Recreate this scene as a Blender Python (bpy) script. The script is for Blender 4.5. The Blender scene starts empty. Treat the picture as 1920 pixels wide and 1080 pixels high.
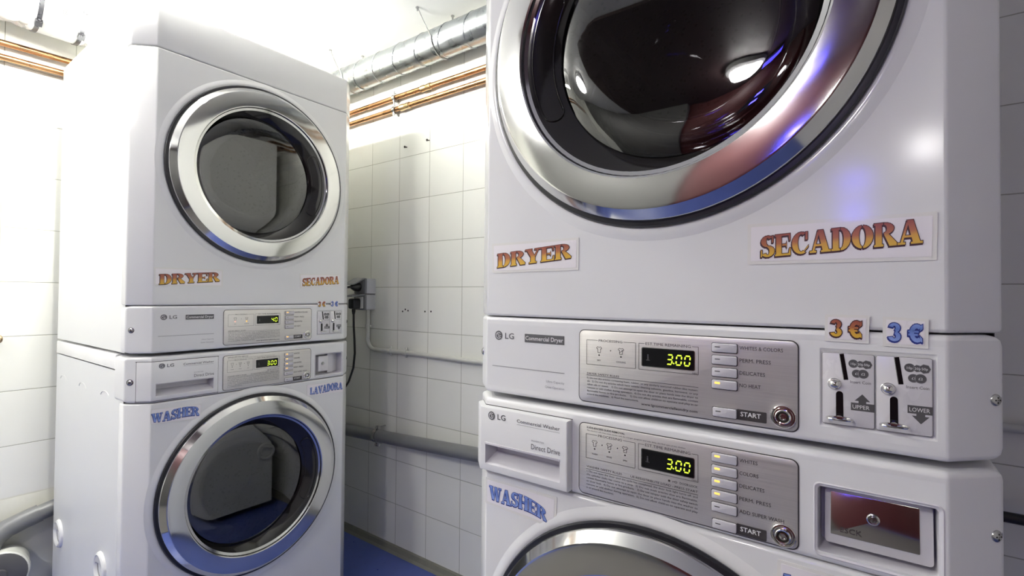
import bpy, bmesh, math, random
from mathutils import Vector, Matrix
random.seed(7)
PI = math.pi
S = bpy.context.scene
COL = S.collection

# ------------------------------------------------------------------ camera, world, exposure
def setup_camera():
    ya, pi_, ro = math.radians(36.141), math.radians(0.900), math.radians(0.483)
    fw = Vector((-math.sin(ya)*math.cos(pi_), math.cos(ya)*math.cos(pi_), math.sin(pi_)))
    rt = Vector((math.cos(ya), math.sin(ya), 0)); up = rt.cross(fw)
    r2 = rt*math.cos(ro)+up*math.sin(ro); u2 = -rt*math.sin(ro)+up*math.cos(ro)
    cd_ = bpy.data.cameras.new('camera'); cam = bpy.data.objects.new('camera', cd_)
    COL.objects.link(cam)
    m = Matrix((r2, u2, -fw)).transposed().to_4x4()
    m.translation = Vector((0, 0, 1.10867))
    cam.matrix_world = m
    cd_.sensor_width = 36; cd_.lens = 36*919.93/1920; cd_.clip_start = 0.02
    S.camera = cam
setup_camera()
S.view_settings.view_transform = 'Standard'; S.view_settings.look = 'None'
S.view_settings.gamma = 1; S.view_settings.use_curve_mapping = False
S.view_settings.exposure = 0.36
w = bpy.data.worlds.new('world'); S.world = w; w.use_nodes = True
w.node_tree.nodes['Background'].inputs[0].default_value = (.6, .65, .7, 1)
w.node_tree.nodes['Background'].inputs[1].default_value = .02
LAMP_POWER = 70.0      # main tube fitting, watts per square metre scale of emission strength
SPOT_POWER = 145.0
ALCOVE_FILL_POWER = 320.0
BLUE_POWER = 10.0

# ------------------------------------------------------------------ layout constants (metres)
W = .686; UC = .0465; CDEP = .0458
RX, RY = -.5769, .6540         # near stack: left outer corner, front plane
LX, LY = -1.5533, .4480        # far stack: front plane, left outer corner
WALL_Y = 1.4325; WALL_X = -2.385; CEIL = 2.2
ROOM_R, ROOM_F = 1.35, -1.5
RED_X = -.82
TS, TH, TV0, TZ0 = .1859, .1874, -1.8456, 1.1414

# ------------------------------------------------------------------ materials
MATS = {}
def nodes_of(name):
    m = bpy.data.materials.new(name); m.use_nodes = True
    nt = m.node_tree; p = nt.nodes['Principled BSDF']
    MATS[name] = m
    return m, nt, p
def N(nt, t, **kw):
    n = nt.nodes.new(t)
    for k, v in kw.items(): setattr(n, k, v)
    return n
def noise(nt, scale, detail=3, vec=(1, 1, 1), coord='Object'):
    tc = N(nt, 'ShaderNodeTexCoord'); mp = N(nt, 'ShaderNodeMapping')
    mp.inputs['Scale'].default_value = vec
    nt.links.new(tc.outputs[coord], mp.inputs[0])
    n = N(nt, 'ShaderNodeTexNoise'); n.inputs['Scale'].default_value = scale; n.inputs['Detail'].default_value = detail
    nt.links.new(mp.outputs[0], n.inputs['Vector'])
    return n
def ranged(nt, sock, a, b, lo=.3, hi=.7):
    r = N(nt, 'ShaderNodeMapRange'); r.inputs[1].default_value = lo; r.inputs[2].default_value = hi
    r.inputs[3].default_value = a; r.inputs[4].default_value = b
    nt.links.new(sock, r.inputs[0]); return r.outputs[0]
def simple(name, col, rough=.5, metal=0., var=.04, scale=30, bump=0., vec=(1, 1, 1), rvar=.05, spec=.5, coat=0):
    m, nt, p = nodes_of(name)
    n = noise(nt, scale, vec=vec)
    mix = N(nt, 'ShaderNodeMix', data_type='RGBA')
    a = tuple(max(0, c*(1-var)) for c in col); b = tuple(min(1, c*(1+var)) for c in col)
    mix.inputs[6].default_value = (*a, 1); mix.inputs[7].default_value = (*b, 1)
    nt.links.new(n.outputs[0], mix.inputs[0]); nt.links.new(mix.outputs[2], p.inputs['Base Color'])
    nt.links.new(ranged(nt, n.outputs[0], max(0, rough-rvar), rough+rvar), p.inputs['Roughness'])
    p.inputs['Metallic'].default_value = metal; p.inputs['Specular IOR Level'].default_value = spec
    if coat: p.inputs['Coat Weight'].default_value = coat; p.inputs['Coat Roughness'].default_value = .08
    if bump:
        b_ = N(nt, 'ShaderNodeBump'); b_.inputs['Strength'].default_value = bump; b_.inputs['Distance'].default_value = .002
        nt.links.new(n.outputs[0], b_.inputs['Height']); nt.links.new(b_.outputs[0], p.inputs['Normal'])
    return m
def glow(name, col, strength):
    m, nt, p = nodes_of(name)
    n = noise(nt, 20)
    p.inputs['Base Color'].default_value = (*[c*.5 for c in col], 1)
    p.inputs['Emission Color'].default_value = (*col, 1)
    nt.links.new(ranged(nt, n.outputs[0], strength*.97, strength*1.03), p.inputs['Emission Strength'])
    return m
simple('enamel', (.78, .785, .785), .13, var=.008, scale=8, rvar=.02)
simple('fascia_plastic', (.78, .785, .785), .30, var=.008, scale=12, rvar=.02)
simple('cabinet_paint', (.80, .81, .80), .38, var=.012, scale=10)
simple('chrome_ring', (.66, .66, .65), .10, 1, var=.05, scale=9, rvar=.03)
simple('brushed_steel', (.72, .70, .67), .42, .60, var=.16, scale=6, vec=(1.2, 1, 160), rvar=.06, bump=.05)
simple('chrome', (.75, .74, .72), .12, 1)
simple('screw_metal', (.5, .5, .5), .25, 1)
simple('black_rubber', (.012, .012, .016), .35)
simple('black_gloss', (.006, .006, .007), .06, rvar=.02)
simple('bezel_black', (.012, .011, .011), .10, rvar=.03)
simple('dark_gap', (.02, .02, .022), .6)
simple('print_dark', (.045, .04, .04), .5)
simple('print_shade_grey', (.30, .30, .31), .5)
simple('print_white', (.80, .80, .80), .5)
simple('print_charcoal', (.085, .083, .085), .45)
simple('logo_grey', (.11, .11, .115), .4)
simple('button_plastic', (.62, .61, .64), .25)
simple('card_white', (.72, .71, .72), .25)
simple('paper', (.84, .81, .83), .32, var=.01, coat=.6)
simple('tape_film', (.80, .79, .76), .14, var=.03, coat=.5)
simple('drawer_inside', (.62, .61, .64), .35)
simple('drum_steel', (.45, .45, .46), .30, 1)
simple('ceiling_paint', (.91, .91, .895), .6, var=.02, scale=14, bump=.25)
simple('plaster', (.74, .74, .66), .55, var=.07, scale=11, bump=1.0)
simple('red_wall_paint', (.075, .012, .014), .5, var=.1, scale=5)
simple('dark_paint', (.075, .05, .05), .5)
simple('mat_grey', (.12, .115, .11), .8, var=.2, scale=120, bump=.6)
simple('grey_paint', (.10, .10, .098), .5)
simple('side_paint', (.62, .61, .58), .5)
simple('floor_blue', (.065, .098, .33), .32, var=.18, scale=25, bump=.05)
simple('skirting_grey', (.20, .20, .165), .6, var=.15, scale=40)
simple('copper', (.46, .25, .12), .28, 1, var=.22, scale=14, rvar=.1)
simple('brass_fitting', (.50, .36, .20), .35, 1, var=.2)
simple('galvanised', (.46, .485, .50), .30, 1, var=.12, scale=22, rvar=.08, bump=.12)
simple('wire_steel', (.42, .42, .42), .35, 1)
simple('pvc_grey', (.17, .175, .18), .35, var=.08)
simple('pvc_dark', (.075, .075, .08), .35, var=.06)
simple('pvc_light', (.56, .57, .53), .42, var=.05)
simple('socket_grey', (.50, .51, .54), .4, var=.03)
simple('socket_dark', (.17, .175, .19), .4, var=.05)
simple('black_plastic', (.012, .012, .013), .38)
simple('fan_white', (.78, .78, .75), .4, var=.02)
simple('foil_white', (.74, .75, .74), .22, .35, var=.1, scale=40, bump=.8)
simple('strap_steel', (.10, .10, .11), .3, .8)
simple('label_yellow', (.85, .80, .12), .5)
simple('label_violet', (.10, .07, .52), .5)
simple('lamp_housing', (.75, .75, .75), .4)
simple('hole_dark', (.03, .025, .02), .9)
glow('tube_light', (1, .985, .93), LAMP_POWER)
glow('alcove_fill_light', (1, .985, .91), ALCOVE_FILL_POWER)
glow('globe_light', (1, .97, .95), 34.0)
glow('wide_light', (1, .985, .94), 46.0)
glow('spot_light', (1, .97, .95), SPOT_POWER)
glow('blue_light', (.10, .08, 1), BLUE_POWER)
glow('blue_sign_light', (.10, .08, 1), BLUE_POWER*3.2)
glow('digit_glow', (.70, 1, .05), 1.15)
glow('led_amber', (1, .52, .10), 1.3)
glow('led_pink', (1, .50, .42), 1.1)

def mat_glass(name, tint, ior, rough=.015):
    m = bpy.data.materials.new(name); m.use_nodes = True; nt = m.node_tree; MATS[name] = m
    nt.nodes.remove(nt.nodes['Principled BSDF']); out = nt.nodes['Material Output']
    tr = N(nt, 'ShaderNodeBsdfTransparent'); tr.inputs[0].default_value = (*tint, 1)
    gl = N(nt, 'ShaderNodeBsdfGlossy'); gl.inputs[0].default_value = (1, 1, 1, 1)
    n = noise(nt, 7, 5)
    nt.links.new(ranged(nt, n.outputs[0], rough*.5, rough*2.2), gl.inputs['Roughness'])
    fr = N(nt, 'ShaderNodeFresnel'); fr.inputs[0].default_value = ior
    mx = N(nt, 'ShaderNodeMixShader')
    nt.links.new(fr.outputs[0], mx.inputs[0]); nt.links.new(tr.outputs[0], mx.inputs[1]); nt.links.new(gl.outputs[0], mx.inputs[2])
    nt.links.new(mx.outputs[0], out.inputs[0])
mat_glass('tinted_glass', (.16, .16, .165), 1.9)
mat_glass('bowl_glass', (.75, .76, .76), 1.5, .03)
mat_glass('clear_film', (.93, .94, .93), 1.4, .1)

def mat_tile(name, axis):
    m, nt, p = nodes_of(name)
    geo = N(nt, 'ShaderNodeNewGeometry'); sep = N(nt, 'ShaderNodeSeparateXYZ')
    nt.links.new(geo.outputs['Position'], sep.inputs[0])
    def grid(sock, off, size):
        a = N(nt, 'ShaderNodeMath', operation='SUBTRACT'); nt.links.new(sock, a.inputs[0]); a.inputs[1].default_value = off-size*40
        b = N(nt, 'ShaderNodeMath', operation='DIVIDE'); nt.links.new(a.outputs[0], b.inputs[0]); b.inputs[1].default_value = size
        c = N(nt, 'ShaderNodeMath', operation='FRACT'); nt.links.new(b.outputs[0], c.inputs[0])
        d = N(nt, 'ShaderNodeMath', operation='SUBTRACT'); nt.links.new(c.outputs[0], d.inputs[0]); d.inputs[1].default_value = .5
        e = N(nt, 'ShaderNodeMath', operation='ABSOLUTE'); nt.links.new(d.outputs[0], e.inputs[0])
        fl = N(nt, 'ShaderNodeMath', operation='FLOOR'); nt.links.new(b.outputs[0], fl.inputs[0])
        return e.outputs[0], fl.outputs[0]
    gx, fx = grid(sep.outputs[0 if axis == 'x' else 1], TV0 if axis == 'x' else WALL_Y, TS)
    gz, fz = grid(sep.outputs[2], TZ0, TH)
    mx = N(nt, 'ShaderNodeMath', operation='MAXIMUM'); nt.links.new(gx, mx.inputs[0]); nt.links.new(gz, mx.inputs[1])
    g = ranged(nt, mx.outputs[0], 0, 1, .4915, .4955)
    cmb = N(nt, 'ShaderNodeCombineXYZ'); nt.links.new(fx, cmb.inputs[0]); nt.links.new(fz, cmb.inputs[1])
    wn = N(nt, 'ShaderNodeTexWhiteNoise', noise_dimensions='3D'); nt.links.new(cmb.outputs[0], wn.inputs['Vector'])
    n = noise(nt, 5, 4, coord='Object')
    t1 = N(nt, 'ShaderNodeMix', data_type='RGBA'); t1.inputs[6].default_value = (.83, .84, .775, 1); t1.inputs[7].default_value = (.87, .875, .82, 1)
    nt.links.new(wn.outputs[0], t1.inputs[0])
    t2 = N(nt, 'ShaderNodeMix', data_type='RGBA', blend_type='MULTIPLY'); t2.inputs[0].default_value = .08
    nt.links.new(t1.outputs[2], t2.inputs[6]); nt.links.new(n.outputs[0], t2.inputs[7])
    t3 = N(nt, 'ShaderNodeMix', data_type='RGBA'); t3.inputs[7].default_value = (.40, .40, .34, 1)
    nt.links.new(g, t3.inputs[0]); nt.links.new(t2.outputs[2], t3.inputs[6])
    nt.links.new(t3.outputs[2], p.inputs['Base Color'])
    nt.links.new(ranged(nt, g, .22, .8, 0, 1), p.inputs['Roughness'])
    inv = ranged(nt, g, 1, 0, 0, 1)
    bp = N(nt, 'ShaderNodeBump'); bp.inputs['Strength'].default_value = .5; bp.inputs['Distance'].default_value = .0015
    nt.links.new(inv, bp.inputs['Height']); nt.links.new(bp.outputs[0], p.inputs['Normal'])
mat_tile('tile_x', 'x'); mat_tile('tile_y', 'y')

def mat_letter(name, stops):
    m, nt, p = nodes_of(name)
    at = N(nt, 'ShaderNodeAttribute'); at.attribute_name = 'tall'
    n = noise(nt, 300)
    ad = N(nt, 'ShaderNodeMath', operation='MULTIPLY_ADD'); nt.links.new(n.outputs[0], ad.inputs[0]); ad.inputs[1].default_value = .08
    nt.links.new(at.outputs['Fac'], ad.inputs[2])
    r = N(nt, 'ShaderNodeValToRGB')
    while len(r.color_ramp.elements) < len(stops): r.color_ramp.elements.new(.5)
    for e, (pos, c) in zip(r.color_ramp.elements, stops): e.position = pos; e.color = (*c, 1)
    nt.links.new(ad.outputs[0], r.inputs[0]); nt.links.new(r.outputs[0], p.inputs['Base Color'])
    p.inputs['Roughness'].default_value = .3
mat_letter('letter_gold', [(0, (.72, .46, .05)), (.42, (.66, .35, .06)), (.62, (.45, .16, .07)), (1, (.33, .09, .06))])
mat_letter('letter_blue', [(0, (.28, .38, .72)), (.45, (.18, .27, .62)), (.7, (.12, .20, .52)), (1, (.22, .32, .68))])
simple('letter_brown_edge', (.055, .018, .022), .4)
simple('letter_navy_edge', (.022, .035, .22), .4)

def mat_drum():
    m, nt, p = nodes_of('drum_perforated')
    tc = N(nt, 'ShaderNodeTexCoord'); v = N(nt, 'ShaderNodeTexVoronoi'); v.inputs['Scale'].default_value = 70
    nt.links.new(tc.outputs['Object'], v.inputs['Vector'])
    g = ranged(nt, v.outputs['Distance'], 0, 1, .2, .28)
    mx = N(nt, 'ShaderNodeMix', data_type='RGBA'); mx.inputs[6].default_value = (.02, .02, .02, 1); mx.inputs[7].default_value = (.42, .42, .42, 1)
    nt.links.new(g, mx.inputs[0]); nt.links.new(mx.outputs[2], p.inputs['Base Color'])
    p.inputs['Metallic'].default_value = .9; p.inputs['Roughness'].default_value = .35
mat_drum()

# ------------------------------------------------------------------ mesh builder
class MB:
    def __init__(s): s.v = []; s.f = []; s.m = []; s.t = {}
    def add(s, verts, faces, mi=0, tall=None):
        o = len(s.v); s.v += [tuple(v) for v in verts]
        for f in faces: s.f.append([o+i for i in f]); s.m.append(mi)
        if tall is not None:
            for i, t in enumerate(tall): s.t[o+i] = t
    def box(s, a, b, mi=0):
        x0, y0, z0 = a; x1, y1, z1 = b
        s.add([(x0,y0,z0),(x1,y0,z0),(x1,y1,z0),(x0,y1,z0),(x0,y0,z1),(x1,y0,z1),(x1,y1,z1),(x0,y1,z1)],
              [(0,3,2,1),(4,5,6,7),(0,1,5,4),(1,2,6,5),(2,3,7,6),(3,0,4,7)], mi)
    def rings(s, rs, mi=0, closed=True, cap0=False, cap1=False):
        n = len(rs[0]); vs = [p for r in rs for p in r]; fs = []
        for k in range(len(rs)-1):
            for i in range(n if closed else n-1):
                j = (i+1) % n
                fs.append((k*n+i, k*n+j, (k+1)*n+j, (k+1)*n+i))
        if cap0: fs.append(tuple(range(n))[::-1])
        if cap1: fs.append(tuple((len(rs)-1)*n+i for i in range(n)))
        s.add(vs, fs, mi)
    def lathe(s, c, axis, prof, n=48, mi=0, cap0=False, cap1=False):
        """prof: list of (radius, distance along axis)"""
        a = Vector(axis).normalized(); q = a.to_track_quat('Z', 'Y').to_matrix()
        e1, e2 = q.col[0], q.col[1]; c = Vector(c)
        rs = [[c+a*h+(e1*math.cos(2*PI*i/n)+e2*math.sin(2*PI*i/n))*r for i in range(n)] for r, h in prof]
        s.rings(rs, mi, True, cap0, cap1)
    def tube(s, pts, r, n=12, mi=0, cap=True, closed=False, radii=None):
        P = [Vector(p) for p in pts]; rs = []; up = None; L = len(P)
        for i, p in enumerate(P):
            if closed: d = P[(i+1) % L]-P[i-1]
            else: d = P[min(i+1, L-1)]-P[max(i-1, 0)]
            d.normalize()
            if up is None: up = d.orthogonal().normalized()
            up = (up-d*up.dot(d)).normalized(); sd = d.cross(up)
            rr = radii[i] if radii else r
            rs.append([p+(up*math.cos(2*PI*k/n)+sd*math.sin(2*PI*k/n))*rr for k in range(n)])
        if closed: rs.append(rs[0])
        s.rings(rs, mi, True, cap and not closed, cap and not closed)
    def quadxz(s, u0, u1, z0, z1, y, mi=0):
        s.add([(u0,y,z0),(u1,y,z0),(u1,y,z1),(u0,y,z1)], [(0,1,2,3)], mi)
    def poly(s, pts, y, mi=0):
        s.add([(p[0], y, p[1]) for p in pts], [tuple(range(len(pts)))], mi)
    def line(s, a, b, wd, y, mi=0):
        d = Vector((b[0]-a[0], b[1]-a[1])).normalized(); n = Vector((-d.y, d.x))*wd/2
        s.poly([(a[0]-n.x,a[1]-n.y),(b[0]-n.x,b[1]-n.y),(b[0]+n.x,b[1]+n.y),(a[0]+n.x,a[1]+n.y)], y, mi)
    def frame(s, u0, u1, z0, z1, r, wd, y, mi=0):
        o = rrect(u0, u1, z0, z1, r); i = rrect(u0+wd, u1-wd, z0+wd, z1-wd, max(r-wd, .0002))
        s.rings([[(p[0], y, p[1]) for p in o], [(p[0], y, p[1]) for p in i]], mi)
    def disc(s, c, r, y, mi=0, n=24):
        s.poly([(c[0]+r*math.cos(2*PI*k/n), c[1]+r*math.sin(2*PI*k/n)) for k in range(n)], y, mi)
    def slab(s, u0, u1, z0, z1, r, yf, yb, bev=.0008, mi=0):
        """rounded-rectangle plate, front at yf (towards the viewer, smaller), back at yb"""
        rs = []
        for ins, y in ((0, yb), (0, yf+bev), (bev*.3, yf+bev*.3), (bev, yf)):
            rs.append([(p[0], y, p[1]) for p in rrect(u0+ins, u1-ins, z0+ins, z1-ins, max(r-ins, .0003))])
        s.rings(rs, mi, True, False, True)
    def text(s, st, u, z, cap, width=None, align='l', y=0, mi=0, rot=0, bold=0.0, xs=1.0):
        vs, fs, w_, h_ = text_mesh(st, bold)
        sy = cap/h_; sx = sy*xs if width is None else width/w_
        off = {'l': 0, 'c': -w_*sx/2, 'r': -w_*sx}[align]
        c, n = math.cos(rot), math.sin(rot); out = []
        for x, yy in vs:
            a, b = x*sx+off, yy*sy
            out.append((u+a*c-b*n, y, z+a*n+b*c))
        s.add(out, fs, mi)
    def build(s, name, mats, parent=None, smooth=35, loc=None, merge=True):
        me = bpy.data.meshes.new(name); me.from_pydata(s.v, [], s.f)
        if isinstance(mats, str): mats = [mats]
        for m in mats: me.materials.append(MATS[m])
        me.polygons.foreach_set('material_index', s.m)
        if s.t:
            at = me.attributes.new('tall', 'FLOAT', 'POINT')
            for i in range(len(s.v)): at.data[i].value = s.t.get(i, 0)
        bm = bmesh.new(); bm.from_mesh(me)
        if merge and not s.t: bmesh.ops.remove_doubles(bm, verts=bm.verts, dist=1e-6)
        bmesh.ops.recalc_face_normals(bm, faces=bm.faces)
        bm.to_mesh(me); bm.free()
        if smooth:
            me.shade_smooth(); me.set_sharp_from_angle(angle=math.radians(smooth))
        o = bpy.data.objects.new(name, me); COL.objects.link(o)
        if parent: o.parent = parent
        if loc: o.location = loc
        return o
def rrect(u0, u1, z0, z1, r, n=6):
    r = min(r, (u1-u0)/2-1e-5, (z1-z0)/2-1e-5); pts = []
    for cx, cz, a0 in ((u1-r, z0+r, -90), (u1-r, z1-r, 0), (u0+r, z1-r, 90), (u0+r, z0+r, 180)):
        for k in range(n+1):
            a = math.radians(a0+90*k/n); pts.append((cx+r*math.cos(a), cz+r*math.sin(a)))
    return pts
_TX = {}
def text_mesh(st, bold=0.0):
    key = (st, bold)
    if key not in _TX:
        def raw(t):
            c = bpy.data.curves.new('t', 'FONT'); c.body = t; c.resolution_u = 2; c.offset = bold
            o = bpy.data.objects.new('t', c); COL.objects.link(o)
            dg = bpy.context.evaluated_depsgraph_get()
            me = bpy.data.meshes.new_from_object(o.evaluated_get(dg))
            vs = [(v.co.x, v.co.y) for v in me.vertices]; fs = [tuple(p.vertices) for p in me.polygons]
            bpy.data.objects.remove(o); bpy.data.curves.remove(c); bpy.data.meshes.remove(me)
            return vs, fs
        vs, fs = raw(st)
        x0 = min(v[0] for v in vs); x1 = max(v[0] for v in vs)
        hh = .729
        _TX[key] = ([(x-x0, y) for x, y in vs], fs, x1-x0, hh)
    return _TX[key]

def thing(name, label, cat, loc=(0, 0, 0), rotz=0, group=None):
    o = bpy.data.objects.new(name, None); COL.objects.link(o)
    o.empty_display_size = .05
    o.location = loc; o.rotation_euler = (0, 0, rotz); o['label'] = label; o['category'] = cat
    if group: o['group'] = group
    return o
def tag(o, label, cat, group=None):
    o['label'] = label; o['category'] = cat
    if group: o['group'] = group
    return o
def struct(name, mb, mats, smooth=0, parent=None):
    o = mb.build(name, mats, parent, smooth); o['kind'] = 'structure'; return o

# ------------------------------------------------------------------ the room
def room():
    b = MB(); b.box((WALL_X-.1, ROOM_F-.1, -.06), (ROOM_R+.1, WALL_Y+.1, 0)); struct('floor', b, 'floor_blue')
    b = MB(); b.box((WALL_X-.1, ROOM_F-.1, CEIL), (ROOM_R+.1, WALL_Y+.1, CEIL+.06)); struct('ceiling', b, 'ceiling_paint')
    b = MB(); b.box((WALL_X-.1, WALL_Y, 0), (ROOM_R+.1, WALL_Y+.1, CEIL)); back = struct('wall_back', b, 'tile_x')
    b = MB(); b.box((WALL_X-.1, ROOM_F-.1, .404), (WALL_X, WALL_Y, CEIL)); lw = struct('wall_left', b, 'tile_y')
    # rough plaster band below the last course of tiles
    b = MB(); rs = []
    ny, nz = 60, 10
    for k in range(nz+1):
        z = .400*k/nz; row = []
        for i in range(ny+1):
            y = ROOM_F+(WALL_Y-ROOM_F)*i/ny
            bul = .012 if k < nz else .004
            row.append((WALL_X+bul*(.6+.4*math.sin(i*2.1+k*1.7)*math.cos(k*1.3+i*.7)), y, z))
        rs.append(row)
    b.rings(rs, 0, False)
    b.box((WALL_X-.1, ROOM_F-.1, 0), (WALL_X, WALL_Y, .404))
    struct('trim_1', b, 'plaster', 40)
    b = MB(); b.box((ROOM_R, ROOM_F-.1, 0), (ROOM_R+.1, WALL_Y, CEIL)); struct('wall_right', b, 'side_paint')
    b = MB(); b.box((WALL_X-.1, ROOM_F-.1, 0), (RED_X, ROOM_F, CEIL)); b.box((RED_X, ROOM_F-.1, 0), (ROOM_R+.1, ROOM_F, CEIL), 1); struct('wall_front', b, ['tile_x', 'red_wall_paint'])
    b = MB(); b.box((-2.05, ROOM_F, 0), (RED_X, ROOM_F+.04, CEIL-.01)); struct('added_grey_slab', b, 'grey_paint')  # unseen grey slab, added to darken what the near dryer door mirrors
    b = MB(); b.box((-1.15, ROOM_F, CEIL-.012), (ROOM_R, -.42, CEIL)); struct('trim_2', b, 'dark_paint')
    b = MB()
    pr = [(0, 0), (-.022, 0), (-.014, .010), (-.008, .026), (0, .030)]
    b.rings([[(x, WALL_Y+d, z) for d, z in pr] for x in (WALL_X, ROOM_R)], 0, False)
    struct('baseboard_back', b, 'skirting_grey')
    # drilled holes left in the tiles
    for x, z in ((-1.629, 1.037), (-1.595, 1.041), (-1.612, 1.046), (-1.492, 1.040), (-1.457, 1.041)):
        b = MB(); b.lathe((x, WALL_Y-.0004, z), (0, -1, 0), [(.0040, 0), (.0032, .0006), (.0002, .0006)], 10)
        o = b.build('screw_hole', 'hole_dark', back); o['kind'] = 'structure'
room()

# ------------------------------------------------------------------ lamps (they light the room)
def lamps():
    t = thing('tube_lamp', 'bright bare tube lamp under the ceiling beside the duct fan, just outside the view', 'lamp', (-1.95, -.08, CEIL))
    b = MB(); b.box((-.022, -.36, -.045), (.022, .36, 0)); b.build('housing', 'lamp_housing', t)
    for y in (-.335, .305):
        b = MB(); b.box((-.012, y, -.23), (.012, y+.03, -.04)); b.build('tube_holder', 'lamp_housing', t)
    b = MB(); b.tube([(0, -.315, -.21), (0, .315, -.21)], .016, 16); b.build('fluorescent_tube', 'tube_light', t)
    t = thing('tube_lamp', 'unseen tube lamp added above the corner stack to brighten the wall between the stacks', 'lamp', (-1.805, .45, CEIL))  # added lamp, brightens the tiled wall between the stacks
    t.rotation_euler = (0, 0, PI/2)
    b = MB(); b.box((-.022, -.33, -.030), (.022, .33, 0)); b.build('housing', 'lamp_housing', t)
    for y in (-.305, .275):
        b = MB(); b.box((-.012, y, -.125), (.012, y+.03, -.025)); b.build('tube_holder', 'lamp_housing', t)
    b = MB(); b.tube([(0, -.285, -.105), (0, .285, -.105)], .016, 16); b.build('fluorescent_tube', 'alcove_fill_light', t)
    t = thing('ceiling_light', 'wide round white ceiling lamp near the tiled wall, facing the side of the corner stack', 'lamp', (-1.50, -.88, CEIL))
    b = MB(); b.lathe((0, 0, 0), (0, 0, -1), [(.0, 0), (.155, 0), (.155, .03), (.145, .04)], 40); b.build('base', 'lamp_housing', t)
    b = MB(); b.lathe((0, 0, 0), (0, 0, -1), [(.145, .036), (.14, .07), (.10, .095), (.05, .105), (.001, .108)], 40); b.build('globe', 'wide_light', t)
    t = thing('ceiling_light', 'small round white ceiling lamp mirrored in the large dryer door', 'lamp', (-.45, -1.18, CEIL-.012))
    b = MB(); b.lathe((0, 0, 0), (0, 0, -1), [(.0, 0), (.105, 0), (.105, .02), (.09, .03)], 32); b.build('base', 'lamp_housing', t)
    b = MB(); b.lathe((0, 0, 0), (0, 0, -1), [(.09, .028), (.085, .045), (.05, .06), (.001, .064)], 32); b.build('globe', 'spot_light', t)
    t = thing('wall_lamp', 'white wall lamp on the red wall opposite the machines', 'lamp', (.20, ROOM_F, 1.77))
    b = MB(); b.lathe((0, 0, 0), (0, 1, 0), [(.0, 0), (.06, 0), (.06, .03), (.05, .035)], 32); b.build('back_plate', 'lamp_housing', t)
    b = MB(); b.lathe((0, 0, 0), (0, 1, 0), [(.045, .034), (.05, .05), (.045, .075), (.025, .092), (.001, .098)], 32); b.build('lamp_shade', 'globe_light', t)
    t = thing('neon_sign', 'glowing blue double tube sign on the red wall opposite the machines', 'sign', (-.06, ROOM_F, 1.585))
    b = MB(); b.box((-.16, 0, -.16), (.16, .03, .16)); b.build('back_plate', 'black_plastic', t)
    for z in (-.07, .07):
        b = MB(); b.tube([(-.045, .055, z), (.045, .055, z)], .026); b.build('neon_tube', 'blue_sign_light', t)
    t = thing('neon_strip', 'pair of blue tubes hanging under the ceiling, mirrored in the dryer window', 'lamp', (-.24, -1.28, CEIL-.012))
    b = MB(); b.box((-.10, -.06, -.03), (.10, .06, 0)); b.build('housing', 'black_plastic', t)
    for y in (-.03, .03):
        b = MB(); b.tube([(-.10, y, -.045), (.10, y, -.045)], .010); b.build('neon_tube', 'blue_light', t)
lamps()
def added_floor_mat():
    b = MB(); b.slab(-1.50, 1.25, -1.42, -.06, .03, -.012, 0, .004); b.v = [(x, z, -y) for x, y, z in b.v]  # added mat, hides the blue floor from the near stack's reflections
    tag(b.build('added_floor_mat', 'mat_grey'), 'dark grey mat added out of view to keep floor blue out of the reflections', 'mat')
added_floor_mat()

# ------------------------------------------------------------------ laundry machines
def fillet(p0, p1, p2, r, n):
    a, b, c = Vector(p0), Vector(p1), Vector(p2)
    d1, d2 = (a-b).normalized(), (c-b).normalized()
    ang = math.acos(max(-1, min(1, d1.dot(d2)))); L = min(r/math.tan(ang/2), (a-b).length*.48, (c-b).length*.48)
    s, e = b+d1*L, b+d2*L
    return [tuple((1-t)**2*s+2*t*(1-t)*b+t*t*e) for t in (k/n for k in range(n+1))]
NRM = Vector((CDEP, UC)).normalized(); C0 = NRM.x*UC
def plan(i, s, yb, y0=0.):
    """plan outline of a machine front: flat middle, slanted strips, side returns"""
    us = i+s; ds = (C0+i-NRM.x*us)/NRM.y
    uc = (C0+i-NRM.y*i)/NRM.x
    left = [(us, yb-y0)]+fillet((us, yb), (us, ds), (uc, i), .012, 4)+fillet((us, ds), (uc, i), (W/2, i), .006, 3)
    pts = left+[(W-u, d) for u, d in reversed(left)]
    return [(u, d+y0) for u, d in pts]
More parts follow.
